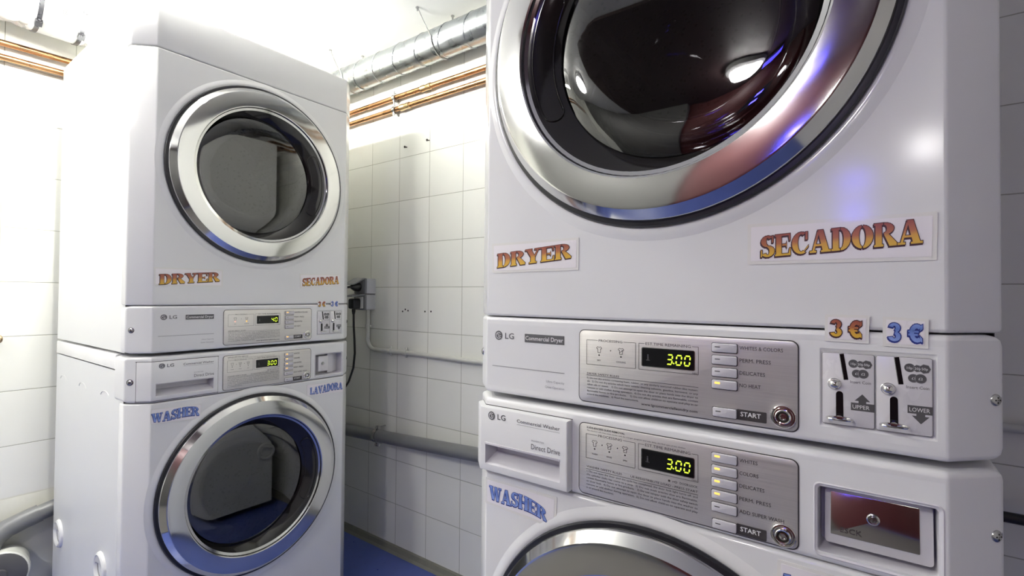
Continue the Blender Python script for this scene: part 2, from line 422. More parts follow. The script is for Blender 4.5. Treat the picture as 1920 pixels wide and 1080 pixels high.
def front_shell(mb, z0, z1, re, corner, yb, y0=0., holes=(), circle=None):
    def lv(t):
        i = re-math.sqrt(max(0, re*re-(re-t)**2)) if t < re else 0
        s = corner-math.sqrt(max(0, corner**2-(corner-t)**2)) if t < corner else 0
        return i, s
    ts = sorted({0, .12*re, .4*re, re, *( [.05*corner, .2*corner, .5*corner, corner] if corner else [])})
    lo = [(z0+t, *lv(t)) for t in ts]; hi = [(z1-t, *lv(t)) for t in reversed(ts)]
    lev = lo+hi; rs = [[(u, d, z) for u, d in plan(i, s, yb, y0)] for z, i, s in lev]
    n = len(rs[0]); mid = n//2-1; km = len(lo)-1
    vs = [p for r in rs for p in r]; fs = []
    for k in range(len(rs)-1):
        for i in range(n-1):
            if k == km and i == mid and (holes or circle): continue
            fs.append((k*n+i, k*n+i+1, (k+1)*n+i+1, (k+1)*n+i))
    fs.append(tuple(range(n))[::-1]); fs.append(tuple((len(rs)-1)*n+i for i in range(n)))
    mb.add(vs, fs)
    a, b = rs[km][mid], rs[km+1][mid+1]
    u0, u1, za, zb = a[0], b[0], a[2], b[2]
    if holes:
        us = sorted({u0, u1, *[h[0] for h in holes], *[h[1] for h in holes]}); zs = sorted({za, zb, *[h[2] for h in holes], *[h[3] for h in holes]})
        for i in range(len(us)-1):
            for j in range(len(zs)-1):
                cu, cz = (us[i]+us[i+1])/2, (zs[j]+zs[j+1])/2
                if not any(h[0] < cu < h[1] and h[2] < cz < h[3] for h in holes):
                    mb.quadxz(us[i], us[i+1], zs[j], zs[j+1], y0)
    if circle:
        cu, cz, R = circle
        angs = sorted({2*PI*k/96 for k in range(96)} | {math.atan2(z-cz, u-cu) % (2*PI) for u in (u0, u1) for z in (za, zb)})
        inn = [(cu+R*math.cos(t), y0, cz+R*math.sin(t)) for t in angs]; out = []
        for t in angs:
            c, s = math.cos(t), math.sin(t); k = 1e9
            if c > 1e-9: k = min(k, (u1-cu)/c)
            if c < -1e-9: k = min(k, (u0-cu)/c)
            if s > 1e-9: k = min(k, (zb-cz)/s)
            if s < -1e-9: k = min(k, (za-cz)/s)
            out.append((cu+k*c, y0, cz+k*s))
        mb.rings([out, inn, [(u, y0+.02, z) for u, _, z in inn]])

def cabinet(mb, z0, z1, y0, y1, u0=.004, u1=W-.004):
    mb.add([(u0,y0,z0),(u1,y0,z0),(u1,y1,z0),(u0,y1,z0),(u0,y0,z1),(u1,y0,z1),(u1,y1,z1),(u0,y1,z1)],
           [(0,3,2,1),(4,5,6,7),(1,2,6,5),(2,3,7,6),(3,0,4,7)])

def screw(parent, u, z, d=.036, nx=-.70):
    s_ = -1 if u < W/2 else 1
    ax = Vector((s_*.702, -.712, 0))
    c = Vector((u, d, z))
    b = MB(); b.lathe(c-ax*.001, ax, [(.0085, 0), (.0085, .0016), (.0062, .0020), (.0058, .0032), (.0040, .0044), (.0005, .0047)], 20)
    t1 = Vector((0, 0, 1)); t2 = ax.cross(t1)
    for a, q in ((t1, t2), (t2, t1)):
        p = c+ax*.0036
        b.add([p+a*.0034+q*.0007, p+a*.0034-q*.0007, p-a*.0034-q*.0007, p-a*.0034+q*.0007], [(0, 1, 2, 3)], 1)
    return b.build('screw', ['screw_metal', 'hole_dark'], parent)

def door(parent, uc, zc, hs):
    """round door: polished ring with gasket, inner rim, handle slot and dark window; hs is the side of the slot"""
    ax = (0, -1, 0); c = (uc, 0, zc)
    b = MB(); b.lathe(c, ax, [(.200, .016), (.2080, .0205), (.2085, .0250), (.2110, .0264), (.2505, .0278), (.2535, .0272), (.2660, .0135), (.2672, .0105), (.2662, .005), (.262, .004)], 128)
    d = b.build('door', 'chrome_ring', parent, 20)
    b = MB(); b.lathe(c, ax, [(.250, .0), (.2745, .0), (.2755, .0035), (.2735, .0075), (.266, .0085), (.255, .008)], 96); b.build('door_gasket', 'black_rubber', d)
    GR = .180; off = -hs*.0265; n = 96
    def ring(cx, r, h): return [(cx+r*math.cos(2*PI*k/n), -h, zc+r*math.sin(2*PI*k/n)) for k in range(n)]
    b = MB(); b.rings([ring(uc, .2082, .0215), ring(uc, .2045, .0175), ring(uc+off*.12, .2005, .016), ring(uc+off*.97, GR+.003, -.004), ring(uc+off, GR-.003, -.012)]); b.build('window_bezel', 'bezel_black', d)
    # handle slot: a stadium following the inner rim on the slot side
    def surf(r, a):   # point on the bezel, r measured between glass rim and ring
        ca, sa = math.cos(a), math.sin(a)
        ri = (off*hs)*0
        # distance from the door centre to the glass rim along this direction
        bq = -2*off*hs*math.cos(a)*1; 
        e = off; dx = math.cos(a)*hs
        B = -2*dx*e; Cq = e*e-GR*GR; rin = (-B+math.sqrt(B*B-4*Cq))/2
        rr = rin+(.2005-rin)*r
        return (uc+hs*ca*rr, -(-.004+.020*r)-.0012, zc+sa*rr)
    A = math.radians(29); path = []
    for k in range(25): path.append(surf(.86, -A+2*A*k/24))
    for k in range(1, 8):
        t = PI*k/8; path.append(surf(.53+.33*math.cos(t), A+math.radians(4.2)*math.sin(t)))
    for k in range(25): path.append(surf(.20, A-2*A*k/24))
    for k in range(1, 8):
        t = PI*k/8; path.append(surf(.53-.33*math.cos(t), -A-math.radians(4.2)*math.sin(t)))
    b = MB(); b.tube(path, .0013, 8, closed=True)
    cen = Vector((0, 0, 0))
    for p in path: cen += Vector(p)
    cen /= len(path)
    ins = [(p[0]+hs*.002, p[1]+.016, p[2]) for p in path]
    b.rings([path, ins], 1)
    m = len(ins); half = 25
    fs = []
    for k in range(24): fs.append((k, k+1, 25+7+24-k-1, 25+7+24-k))
    fs.append(tuple(range(24, 33))); fs.append(tuple(list(range(56, 64))+[0]))
    b.add(ins, fs, 1)
    b.build('door_handle', ['bezel_black', 'black_gloss'], d)
    cg = (uc+off, 0, zc)
    prof = [(GR, -.006)]
    for k in range(1, 21):
        r = GR*(1-k/20); q = max(0, (r/GR-.72)/.28); prof.append((max(r, .0006), .0010-.0070*q*q*q))
    b = MB(); b.lathe(cg, ax, prof, 96); b.build('window_glass', 'tinted_glass', d)
    b = MB(); b.lathe(cg, ax, [(.178, -.014), (.165, -.03), (.145, -.075), (.120, -.105), (.07, -.125), (.0006, -.13)], 64); b.build('inner_bowl', 'bowl_glass', d)
def drum(parent, uc, zc):
    b = MB(); c = (uc, 0, zc)
    b.lathe(c, (0, -1, 0), [(.235, -.012), (.205, -.05), (.200, -.075), (.262, -.09), (.268, -.20), (.268, -.48), (.05, -.50), (.0006, -.50)], 72)
    for k in range(3):
        a = 2*PI*k/3+.5
        p = Vector((math.cos(a), 0, math.sin(a))); q = Vector((-math.sin(a), 0, math.cos(a)))
        o = Vector(c)
        b.rings([[o+p*.266-q*.045+Vector((0, y, 0)), o+p*.215-q*.012+Vector((0, y, 0)), o+p*.215+q*.012+Vector((0, y, 0)), o+p*.266+q*.045+Vector((0, y, 0))] for y in (.11, .46)], 0, True, True, True)
    b.build('drum', 'drum_perforated', parent)

SEG = {'0': 'abcdef', '3': 'abcdg', '4': 'bcfg'}
def seg_digit(b, ch, u, z, w_, h, y):
    sk = .10; t = h*.118; g = h*.012
    def P(x, zz): return (u+x+sk*zz, z+zz)
    H2 = h/2
    def hor(zc): 
        x0, x1 = t/2+g, w_-t/2-g
        b.poly([P(x0, zc), P(x0+t/2, zc-t/2), P(x1-t/2, zc-t/2), P(x1, zc), P(x1-t/2, zc+t/2), P(x0+t/2, zc+t/2)], y)
    def ver(x, za, zb):
        za += t/2+g; zb -= t/2+g
        b.poly([P(x, za), P(x+t/2, za+t/2), P(x+t/2, zb-t/2), P(x, zb), P(x-t/2, zb-t/2), P(x-t/2, za+t/2)], y)
    lo, mi_, hi = t/2, H2, h-t/2; xl, xr = t/2, w_-t/2
    for s_ in SEG[ch]:
        {'a': lambda: hor(hi), 'g': lambda: hor(mi_), 'd': lambda: hor(lo), 'b': lambda: ver(xr, mi_, hi), 'c': lambda: ver(xr, lo, mi_),
         'e': lambda: ver(xl, lo, mi_), 'f': lambda: ver(xl, mi_, hi)}[s_]()

def lg_logo(b, u, z, r, y, mi=0, mw=1):
    b.disc((u, z), r, y, mi)
    n = 20
    o = [(u+r*.72*math.cos(a), z+r*.72*math.sin(a)) for a in (math.radians(40+290*k/n) for k in range(n+1))]
    i = [(u+r*.58*math.cos(a), z+r*.58*math.sin(a)) for a in (math.radians(40+290*k/n) for k in range(n+1))]
    b.rings([[(p[0], y-.0002, p[1]) for p in o], [(p[0], y-.0002, p[1]) for p in i]], mw, False)
    b.quadxz(u-r*.06, u+r*.08, z-r*.38, z+r*.42, y-.0002, mw)
    b.quadxz(u-r*.06, u+r*.36, z-r*.38, z-r*.25, y-.0002, mw)
    b.quadxz(u+r*.20, u+r*.66, z-r*.06, z+r*.07, y-.0002, mw)
    b.disc((u-r*.34, z+r*.28), r*.11, y-.0002, mw, 10)
    b.text('LG', u+r*1.75, z-r*.62, r*1.30, width=r*2.35, y=y, mi=mi, bold=.012)

def shirt(b, u, z, s, y):
    pts = [(-.5, .28), (-.28, .5), (-.12, .42), (.12, .42), (.28, .5), (.5, .28), (.36, .1), (.26, .18), (.26, -.5), (-.26, -.5), (-.26, .18), (-.36, .1)]
    for p, q in zip(pts, pts[1:]+pts[:1]): b.line((u+p[0]*s, z+p[1]*s), (u+q[0]*s, z+q[1]*s), s*.07, y)

def key_lock(parent, u, z, y):
    b = MB(); c = (u, y, z)
    b.lathe(c, (0, -1, 0), [(.0133, 0), (.0133, .0022), (.0125, .0030), (.0108, .0032), (.0100, .0018), (.0086, .0018), (.0084, .0050), (.0076, .0056), (.0064, .0052), (.0060, .0026), (.0044, .0024), (.0042, .0046), (.0030, .0048), (.0026, .0030), (.0004, .0030)], 32)
    b.lathe(c, (0, -1, 0), [(.0062, .00275), (.0043, .00275)], 24, 1)
    b.build('key_lock', ['chrome', 'hole_dark'], parent)

def control_plate(parent, kind, shown, lit, start_lit, leds):
    """brushed steel plate with the display, buttons, lock and printing"""
    dz = 0 if kind == 'dryer' else None
    if kind == 'dryer': u0, u1, z0, z1 = .2262, .5092, .9543, 1.0583
    else: u0, u1, z0, z1 = .2270, .5092, .8192, .9213
    b = MB(); b.slab(u0, u1, z0, z1, .0075, -.0016, .002, .0007)
    pl = b.build('control_plate', 'brushed_steel', parent)
    b = MB(); b.frame(u0-.0012, u1+.0012, z0-.0012, z1+.0012, .0085, .0013, -.0007, 0); b.build('plate_seam', 'print_dark', pl)
    y = -.0019
    b = MB()     # printing
    if kind == 'dryer':
        zt, zb, dzt = 1.0446, 1.0089, 1.0389
    else:
        zt, zb, dzt = .9066, .8716, .9007
    lw = .00055
    def box_gap(a, c, ga, gb):
        b.line((a, zt), (ga, zt), lw, y); b.line((gb, zt), (c, zt), lw, y); b.line((a, zb), (c, zb), lw, y)
        b.line((a, zb), (a, zt), lw, y); b.line((c, zb), (c, zt), lw, y)
    box_gap(.2383, .3137, .2560, .2958); box_gap(.3184, .3981, .3266, .3902)
    b.text('PROCESSING', .2576, zt-.0017, .0036, .0366, y=y); b.text('EST.TIME REMAINING', .3280, zt-.0018, .0038, .0606, y=y)
    b.text('MIN', .3905, zb+.0007, .0017, .0062, y=y)
    if kind == 'dryer':
        cols = ((.2584, 'DRY'), (.2922, 'COOLING')); zi = 1.0314; dots = (.2764,)
    else:
        cols = ((.2521, 'WASH'), (.2752, 'RINSE'), (.2990, 'SPIN')); zi = .8945; dots = (.2639, .2876)
    for k, (u, t) in enumerate(cols):
        shirt(b, u, zi, .0085, y); b.disc((u, zi-.0080), .0012, y, 0, 12)
        b.text(t, u, zi-.0165, .0023, None, 'c', y=y)
        if k: b.line((u-.002, zi-.002), (u+.002, zi+.001), .0006, y)
    for u in dots: b.disc((u, zi-.0004), .0009, y, 0, 10)
    if kind == 'dryer':
        b.text('DRYER SAFETY RULES', .2392, .9940, .0030, .0504, y=y); b.line((.2383, .9928), (.3982, .9928), lw, y)
        rows = ['1) Do not dry articles containing foam, rubber, or any similarly textured rubber-like materi-',
                'als.  2) Do not dry articles which have volatile cleaning solvents, gasoline, kerosene, or any',
                'other oils or waxes.   3) Do not attempt to open the door or place hands into the dryer to',
                'remove or add clothes during operation.  4) Do not dry articles that are flammable, contain',
                'flammable fumes or fire products.    5) Do not allow children to operate and play in or']
        for k, t in enumerate(rows): b.text(t, .2393, .9878-.00475*k, .0027, .1585, y=y)
        b.text('around the machines.   6) Read the instructions.', .2393, .9878-.00475*5, .0027, .0790, y=y)
        b.text('www.lgcommerciallaundry.com', .3222, .9600, .0034, .0750, y=y, rot=0, bold=.01)
        labs = ['WHITES & COLORS', 'PERM. PRESS', 'DELICATES', 'NO HEAT']; wd = [.0470, .0343, .0280, .0234]; bt = 1.0511; pitch = .01525
        sz = .9598
    else:
        b.text('SUDS-EXCESS SUDS REMOVAL', .2391, .9150, .0026, .0596, y=y, bold=.02)
        b.text('The machine will rinse away excess suds by a longer program and may delay the final spin of the clothes', .2391, .9112, .0018, .1430, y=y)
        b.text('WASHER SAFETY RULES', .2392, .8578, .0030, .0552, y=y); b.line((.2385, .8555), (.3983, .8555), lw, y)
        b.text('UE-REDISTRIBUTE LOAD - PRESS START', .3072, .8578, .0030, .0906, y=y)
        b.disc((.3611, .8654), .0015, y, 0, 12); b.frame(.3682, .3716, .8640, .8668, .0014, .0005, y, 0); b.line((.3652, .8654), (.3682, .8654), .0005, y); b.line((.3658, .8654), (.3658, .8642), .0005, y)
        b.text('DOOR LOCK', .3750, .8639, .0029, .0226, y=y)
        rows = ['1) Do not open the door until the cycle has completed, the door lock light turns off, and',
                'the cylinder (tub) has come to a stop.  2) Do not wash articles that are flammable,',
                'contain flammable fumes or fire products.   3) Do not tamper with the door safety switch',
                'or door lock.  4) Do not attempt to open the door or place hands into the washer to',
                'remove or add clothes during operation.  5) Do not allow children to operate and play']
        for k, t in enumerate(rows): b.text(t, .2393, .8512-.00475*k, .0027, .1585, y=y)
        b.text('in or around the machines.', .2393, .8512-.00475*5, .0027, .0430, y=y)
        labs = ['WHITES', 'COLORS', 'DELICATES', 'PERM. PRESS', 'ADD SUPER WASH']; wd = [.0200, .0210, .0275, .0345, .0480]; bt = .9139; pitch = .0154
        sz = .8205
    bh = .0108
    zsb = []
    for k, t in enumerate(labs):
        zb_ = bt-bh-pitch*k
        b.text(t, .4472, zb_+.0046, .0046, wd[k], y=y, bold=.0)
        zsb.append(zb_)
    b.text('START', .4484, sz+.0042, .0056, .0226, y=y-.0006, mi=1, bold=.015)
    b.slab(.4440, .4770, sz-.0006, sz+.0122, .0012, y-.0003, y+.0008, .0002, 0)
    b.build('lettering', ['print_dark', 'print_white'], pl, 0)
    # display
    b = MB(); b.frame(.3222, .3940, dzt-.0257, dzt+.0007, .0024, .0012, y-.0001, 1); b.slab(.3231, .3931, dzt-.0249, dzt-.0001, .0018, y-.0002, y+.001, .0002, 0)
    b.text('i', .3305, dzt-.0170, .0095, None, y=y-.0005, mi=2, bold=.02, xs=1.2); b.line((.3290, dzt-.0165), (.3345, dzt-.0165), .0008, y-.0005, 2)
    di = b.build('display', ['black_gloss', 'chrome', 'print_charcoal'], pl, 0)
    b = MB(); dw, dh = .0081, .0142; zz = dzt-.0204
    cells = {'3.00': [('3', .3568), ('0', .3688), ('0', .3797)], '40': [('4', .3688), ('0', .3798)]}[shown]
    for ch, u in cells: seg_digit(b, ch, u, zz, dw, dh, y-.0007)
    if '.' in shown: b.disc((.3668, zz+.0024), .0010, y-.0007, 0, 8)
    b.build('digits', 'digit_glow', pl, 0)
    # buttons
    for k, zb_ in enumerate(zsb+[sz]):
        u_a, u_b = (.4152, .4446) if k < len(zsb) else (.4162, .4442)
        h = bh if k < len(zsb) else .0112
        q = MB(); q.slab(u_a, u_b, zb_, zb_+h, .0016, y-.0030, y+.001, .0009, 0)
        q.frame(u_a-.0008, u_b+.0008, zb_-.0010, zb_+h+.0006, .002, .0010, y-.0004, 1)
        on = (lit[k] if k < len(zsb) else start_lit)
        yy = y-.0032
        q.slab(u_a+.0036, u_a+.0100, zb_+h*.55, zb_+h*.55+(.0026 if on else .0011), .0005, yy, yy+.0008, .0002, 2 if on else 1)
        q.build('button', ['button_plastic', 'print_dark', 'led_amber'], pl)
    for u, mname in leds:
        q = MB(); q.lathe((u, y-.0001, zi-.0080), (0, -1, 0), [(.0022, 0), (.0016, .0006), (.0003, .0008)], 14); q.build('indicator_light', mname, pl)
    key_lock(pl, .4947, .9703 if kind == 'dryer' else .8328, -.0016)

# ---- stencil slab letters for the paper signs
def R_(x0, y0, x1, y1): return [(x0, y0), (x1, y0), (x1, y1), (x0, y1)]
def A_(cx, cy, ro, rs, ri, ris, a0, a1, n=10):
    out = []
    for k in range(n):
        t0, t1 = math.radians(a0+(a1-a0)*k/n), math.radians(a0+(a1-a0)*(k+1)/n)
        out.append([(cx+ro*math.cos(t0), cy+rs*math.sin(t0)), (cx+ro*math.cos(t1), cy+rs*math.sin(t1)), (cx+ri*math.cos(t1), cy+ris*math.sin(t1)), (cx+ri*math.cos(t0), cy+ris*math.sin(t0))])
    return out
STEM = [R_(.06, 0, .34, 1), R_(0, 0, .40, .09), R_(0, .91, .40, 1)]
GLY = {
 'D': (.92, STEM+A_(.44, .5, .46, .5, .14, .40, -90, 90)),
 'R': (.98, STEM+A_(.44, .745, .42, .255, .12, .165, -90, 90)+[[(.44, .49), (.62, .53), (.98, .12), (.70, .0), (.66, .02)], R_(.66, 0, .98, .11)]),
 'Y': (1.0, [[(.06, 1), (.36, 1), (.64, .44), (.64, 0), (.36, 0), (.36, .44)], R_(0, .91, .44, 1), R_(.26, 0, .74, .09), [(.82, 1), (.92, 1), (.66, .46), (.60, .52)], R_(.62, .91, 1.0, 1)]),
 'E': (.84, STEM+[R_(.40, .92, .80, 1), R_(.40, 0, .80, .09), R_(.38, .46, .60, .54), [(.70, 1), (.80, 1), (.80, .68), (.76, .68)], [(.70, 0), (.82, 0), (.82, .34), (.77, .34)], [(.56, .5), (.62, .66), (.62, .34)]]),
 'S': (.78, A_(.40, .735, .36, .265, .08, .17, 40, 270)+A_(.40, .265, .38, .265, .10, .17, -150, 90)+[R_(.64, .66, .71, .98), R_(.03, .02, .10, .34)]),
 'C': (.90, A_(.50, .5, .48, .5, .18, .40, 62, 298, 16)+[R_(.72, .64, .82, .99), [(.66, .12), (.86, .30), (.86, .38), (.60, .10)]]),
 'A': (1.04, [[(.40, 1), (.66, 1), (.96, 0), (.66, 0)], R_(.56, 0, 1.04, .09), [(.38, .94), (.46, .86), (.20, 0), (.10, 0)], R_(0, 0, .32, .09), R_(.22, .28, .70, .37)]),
 'O': (.98, A_(.49, .5, .48, .5, .16, .42, 96, 264, 12)+A_(.49, .5, .48, .5, .16, .42, -84, 84, 12)),
 'W': (1.35, [[(.05, 1), (.33, 1), (.55, 0), (.33, 0)], [(.55, 0), (.46, 0), (.66, 1), (.74, 1)], [(.60, 1), (.86, 1), (1.06, 0), (.84, 0)], [(1.06, 0), (.98, 0), (1.18, 1), (1.26, 1)], R_(0, .91, .42, 1), R_(1.04, .91, 1.35, 1)]),
 'H': (1.0, STEM+[R_(.66, 0, .94, 1), R_(.60, 0, 1.0, .09), R_(.60, .91, 1.0, 1), R_(.38, .45, .64, .55)]),
 'L': (.84, STEM+[R_(.40, 0, .80, .09), [(.66, 0), (.82, 0), (.82, .40), (.75, .40)]]),
 'V': (1.0, [[(.05, 1), (.36, 1), (.66, 0), (.44, 0)], R_(0, .91, .44, 1), [(.62, 0), (.56, .16), (.84, 1), (.92, 1)], R_(.70, .91, 1.02, 1)]),
 '3': (.74, A_(.34, .74, .34, .26, .08, .11, -70, 165, 12)+A_(.33, .27, .38, .28, .10, .12, -165, 80, 12)),
 '€': (.86, A_(.50, .5, .42, .5, .16, .27, 50, 310, 14)+[R_(0, .53, .60, .64), R_(0, .36, .56, .47), [(.66, .62), (.82, .74), (.82, .98), (.70, .92)], [(.66, .38), (.80, .22), (.80, .02), (.68, .08)]]),
}
def grow(poly, d):
    n = len(poly); ar = sum(poly[i][0]*poly[(i+1) % n][1]-poly[(i+1) % n][0]*poly[i][1] for i in range(n)); s = 1 if ar > 0 else -1
    out = []
    for i in range(n):
        p, q, r = Vector(poly[i-1]), Vector(poly[i]), Vector(poly[(i+1) % n])
        e1, e2 = (q-p), (r-q)
        if e1.length < 1e-6 or e2.length < 1e-6: out.append(tuple(q)); continue
        e1.normalize(); e2.normalize()
        n1, n2 = Vector((e1.y, -e1.x))*s, Vector((e2.y, -e2.x))*s
        m = n1+n2
        if m.length < .3: m = n1
        m.normalize(); k = d/max(.5, m.dot(n1))
        out.append(tuple(q+m*k))
    return out
def sign_text(b, st, place, y, wide, edge=.035, shadow=(-.03, -.05), gap=.03):
    """place maps letter space (x along 0..1 of the word, h 0..1) to (u, z)"""
    tot = sum((.35 if c == ' ' else GLY[c][0])+gap for c in st)-gap; x = 0
    def emit(poly, mi, yy, cx):
        pts = []
        for i in range(len(poly)):        # subdivide so that warps bend the strokes
            p, q = poly[i], poly[(i+1) % len(poly)]
            for k in range(3): pts.append((p[0]+(q[0]-p[0])*k/3, p[1]+(q[1]-p[1])*k/3))
        vs, ta = [], []
        for px, py in pts:
            u, z = place((cx+px)/tot, py); vs.append((u, yy, z)); ta.append(py)
        b.add(vs, [tuple(range(len(vs)))], mi, ta)
    k = 0
    for c in st:
        if c == ' ': x += .35+gap; continue
        w_, polys = GLY[c]
        for p in polys:
            k += 1; e = (k % 9)*.000004
            emit([(a+shadow[0], h+shadow[1]) for a, h in grow(p, edge)], 1, y-e, x)
            emit(grow(p, edge), 1, y-.00005-e, x)
            emit(p, 0, y-.00022-e, x)
        x += w_+gap
def sticker(parent, name, quad, rows, y=-.0004, film=.004):
    """quad: corners bl, br, tr, tl of the laminated paper; rows: (string, place, palette)"""
    b = MB()
    def bil(a, c):
        bl, br, tr, tl = [Vector(q) for q in quad]
        return (bl*(1-a)+br*a)*(1-c)+(tl*(1-a)+tr*a)*c
    n = 12
    W_ = (Vector(quad[1])-Vector(quad[0])).length; H_ = (Vector(quad[3])-Vector(quad[0])).length
    ou = [bil(*p) for p in rrect(0, 1, 0, 1, .02)]; fa, fc = film/W_, film/H_
    iu = [bil(*p) for p in rrect(fa, 1-fa, fc, 1-fc, .01)]
    b.rings([[(p.x, y+.0004, p.y) for p in ou], [(p.x, y-.0002, p.y) for p in ou], [(p.x, y-.0002, p.y) for p in iu]], 1)
    b.rings([[(p.x, y-.0002, p.y) for p in iu], [(p.x, y-.0005, p.y) for p in iu]], 0, True, False, True)
    s = b.build(name, ['paper', 'tape_film'], parent, 0)
    for st, place, pal in rows:
        b = MB(); sign_text(b, st, place, y-.0008, 1, .045 if len(st) < 4 else .03)
        b.build('lettering', ['letter_gold', 'letter_brown_edge'] if pal == 'gold' else ['letter_blue', 'letter_navy_edge'], s, 0)
    return s
def straight(a, c, h0, h1=None):
    """baseline from a to c, cap height h0 at the start and h1 at the end"""
    h1 = h1 or h0
    def f(x, h):
        hh = h0+(h1-h0)*x
        return (a[0]+(c[0]-a[0])*x, a[1]+(c[1]-a[1])*x+h*hh)
    return f
def wavy(a, c, h0, h1, bow, wig):
    def f(x, h):
        hh = h0+(h1-h0)*x
        return (a[0]+(c[0]-a[0])*x, a[1]+(c[1]-a[1])*x+bow*math.sin(PI*x)+wig*math.sin(2*PI*x)+h*hh*(1+.15*math.sin(PI*x)))
    return f

def coin_mech(parent, u0, u1, up):
    """printed card with coin slot, return button, lever and arrow"""
    b = MB(); z0, z1 = .9690, 1.0486; y = .0004
    b.slab(u0, u1, z0, z1, .0022, y-.0010, y+.002, .0003); y -= .0011
    c = b.build('coin_mechanism', 'card_white', parent)
    b = MB(); b.frame(u0+.0002, u1-.0002, z0+.0002, z1-.0002, .0022, .0004, y, 0)
    o = 0 if up else .0478
    for kk, (du, dz_, r, t) in enumerate(((.5618, 1.0376, .0043, '10p'), (.5681, 1.0374, .0036, '20p'), (.5738, 1.0374, .0046, '50p'), (.5648, 1.0271, .0042, '£1'), (.5705, 1.0271, .0046, '£2'))):
        k = 7 if t in ('20p', '50p') else 24
        b.disc((du+o, dz_), r+.0003, y-.00006*kk, 2, k); b.disc((du+o, dz_), r, y-.00006*kk-.00003, 0, k); b.text(t, du+o, dz_-.0013, .0026, None, 'c', y=y-.0004, mi=1)
    b.text('Insert Coin', .5590+o, 1.0163, .0032, .0182, y=y)
    if up:
        b.quadxz(.5595, u1-.0004, .9870, .9954, y, 0); b.poly([(.5628, .9976), (.5663, .9976), (.5663, .9954), (.5731, .9954), (.5731, .9976), (.5766, .9976), (.5697, 1.0052)], y, 0)
        b.text('UPPER', .5610, .9891, .0044, .0150, y=y-.0002, mi=1)
    else:
        b.quadxz(.6077, u1-.0004, .9909, .9993, y, 0); b.poly([(.6112, .9888), (.6148, .9888), (.6148, .9909), (.6218, .9909), (.6218, .9888), (.6252, .9888), (.6184, .9808)], y, 0)
        b.text('LOWER', .6092, .9930, .0044, .0164, y=y-.0002, mi=1)
    b.build('lettering', ['print_charcoal', 'print_white', 'print_shade_grey'], c, 0)
    b = MB(); p, q = ((.5511, 1.0476), (.5551, 1.0194)) if up else ((.5989, 1.0478), (.6025, 1.0198))
    b.line(p, q, .0042, y-.0002); b.tube([(p[0]-.0021, y-.0002, p[1]), (q[0]-.0021, y-.0002, q[1])], .0003, 6, 1); b.build('coin_slot', ['black_gloss', 'chrome'], c, 0)
    uu = .5446 if up else .5918
    b = MB(); b.lathe((uu, y, 1.0141), (0, -1, 0), [(.0064, 0), (.0064, .0012), (.0056, .0018), (.0052, .0030), (.0042, .0048), (.0026, .0060), (.0004, .0065)], 28); b.build('return_button', 'chrome', c)
    us = .5492 if up else .5966
    b = MB(); b.poly([(us-.0033, .9742), (us+.0036, .9742), (us+.0033, 1.0030)]+[(us+.0033*math.cos(t), 1.0030+.0034*math.sin(t)) for t in (PI*k/8 for k in range(1, 8))]+[(us-.0033, 1.0030)], y-.0002); b.build('lever_slot', 'black_gloss', c, 0)
    b = MB(); zc = .9776; path = []
    for k in range(40):
        t = 2*PI*k/40; path.append((us+.0003+.0114*math.copysign(abs(math.cos(t))**.75, math.cos(t)), y-.0085-.0070*math.sin(t), zc))
    b.tube(path, .0014, 8, closed=True); b.tube([(us, y, zc), (us, y-.003, zc)], .0030, 10)
    b.build('coin_lever', 'chrome', c)

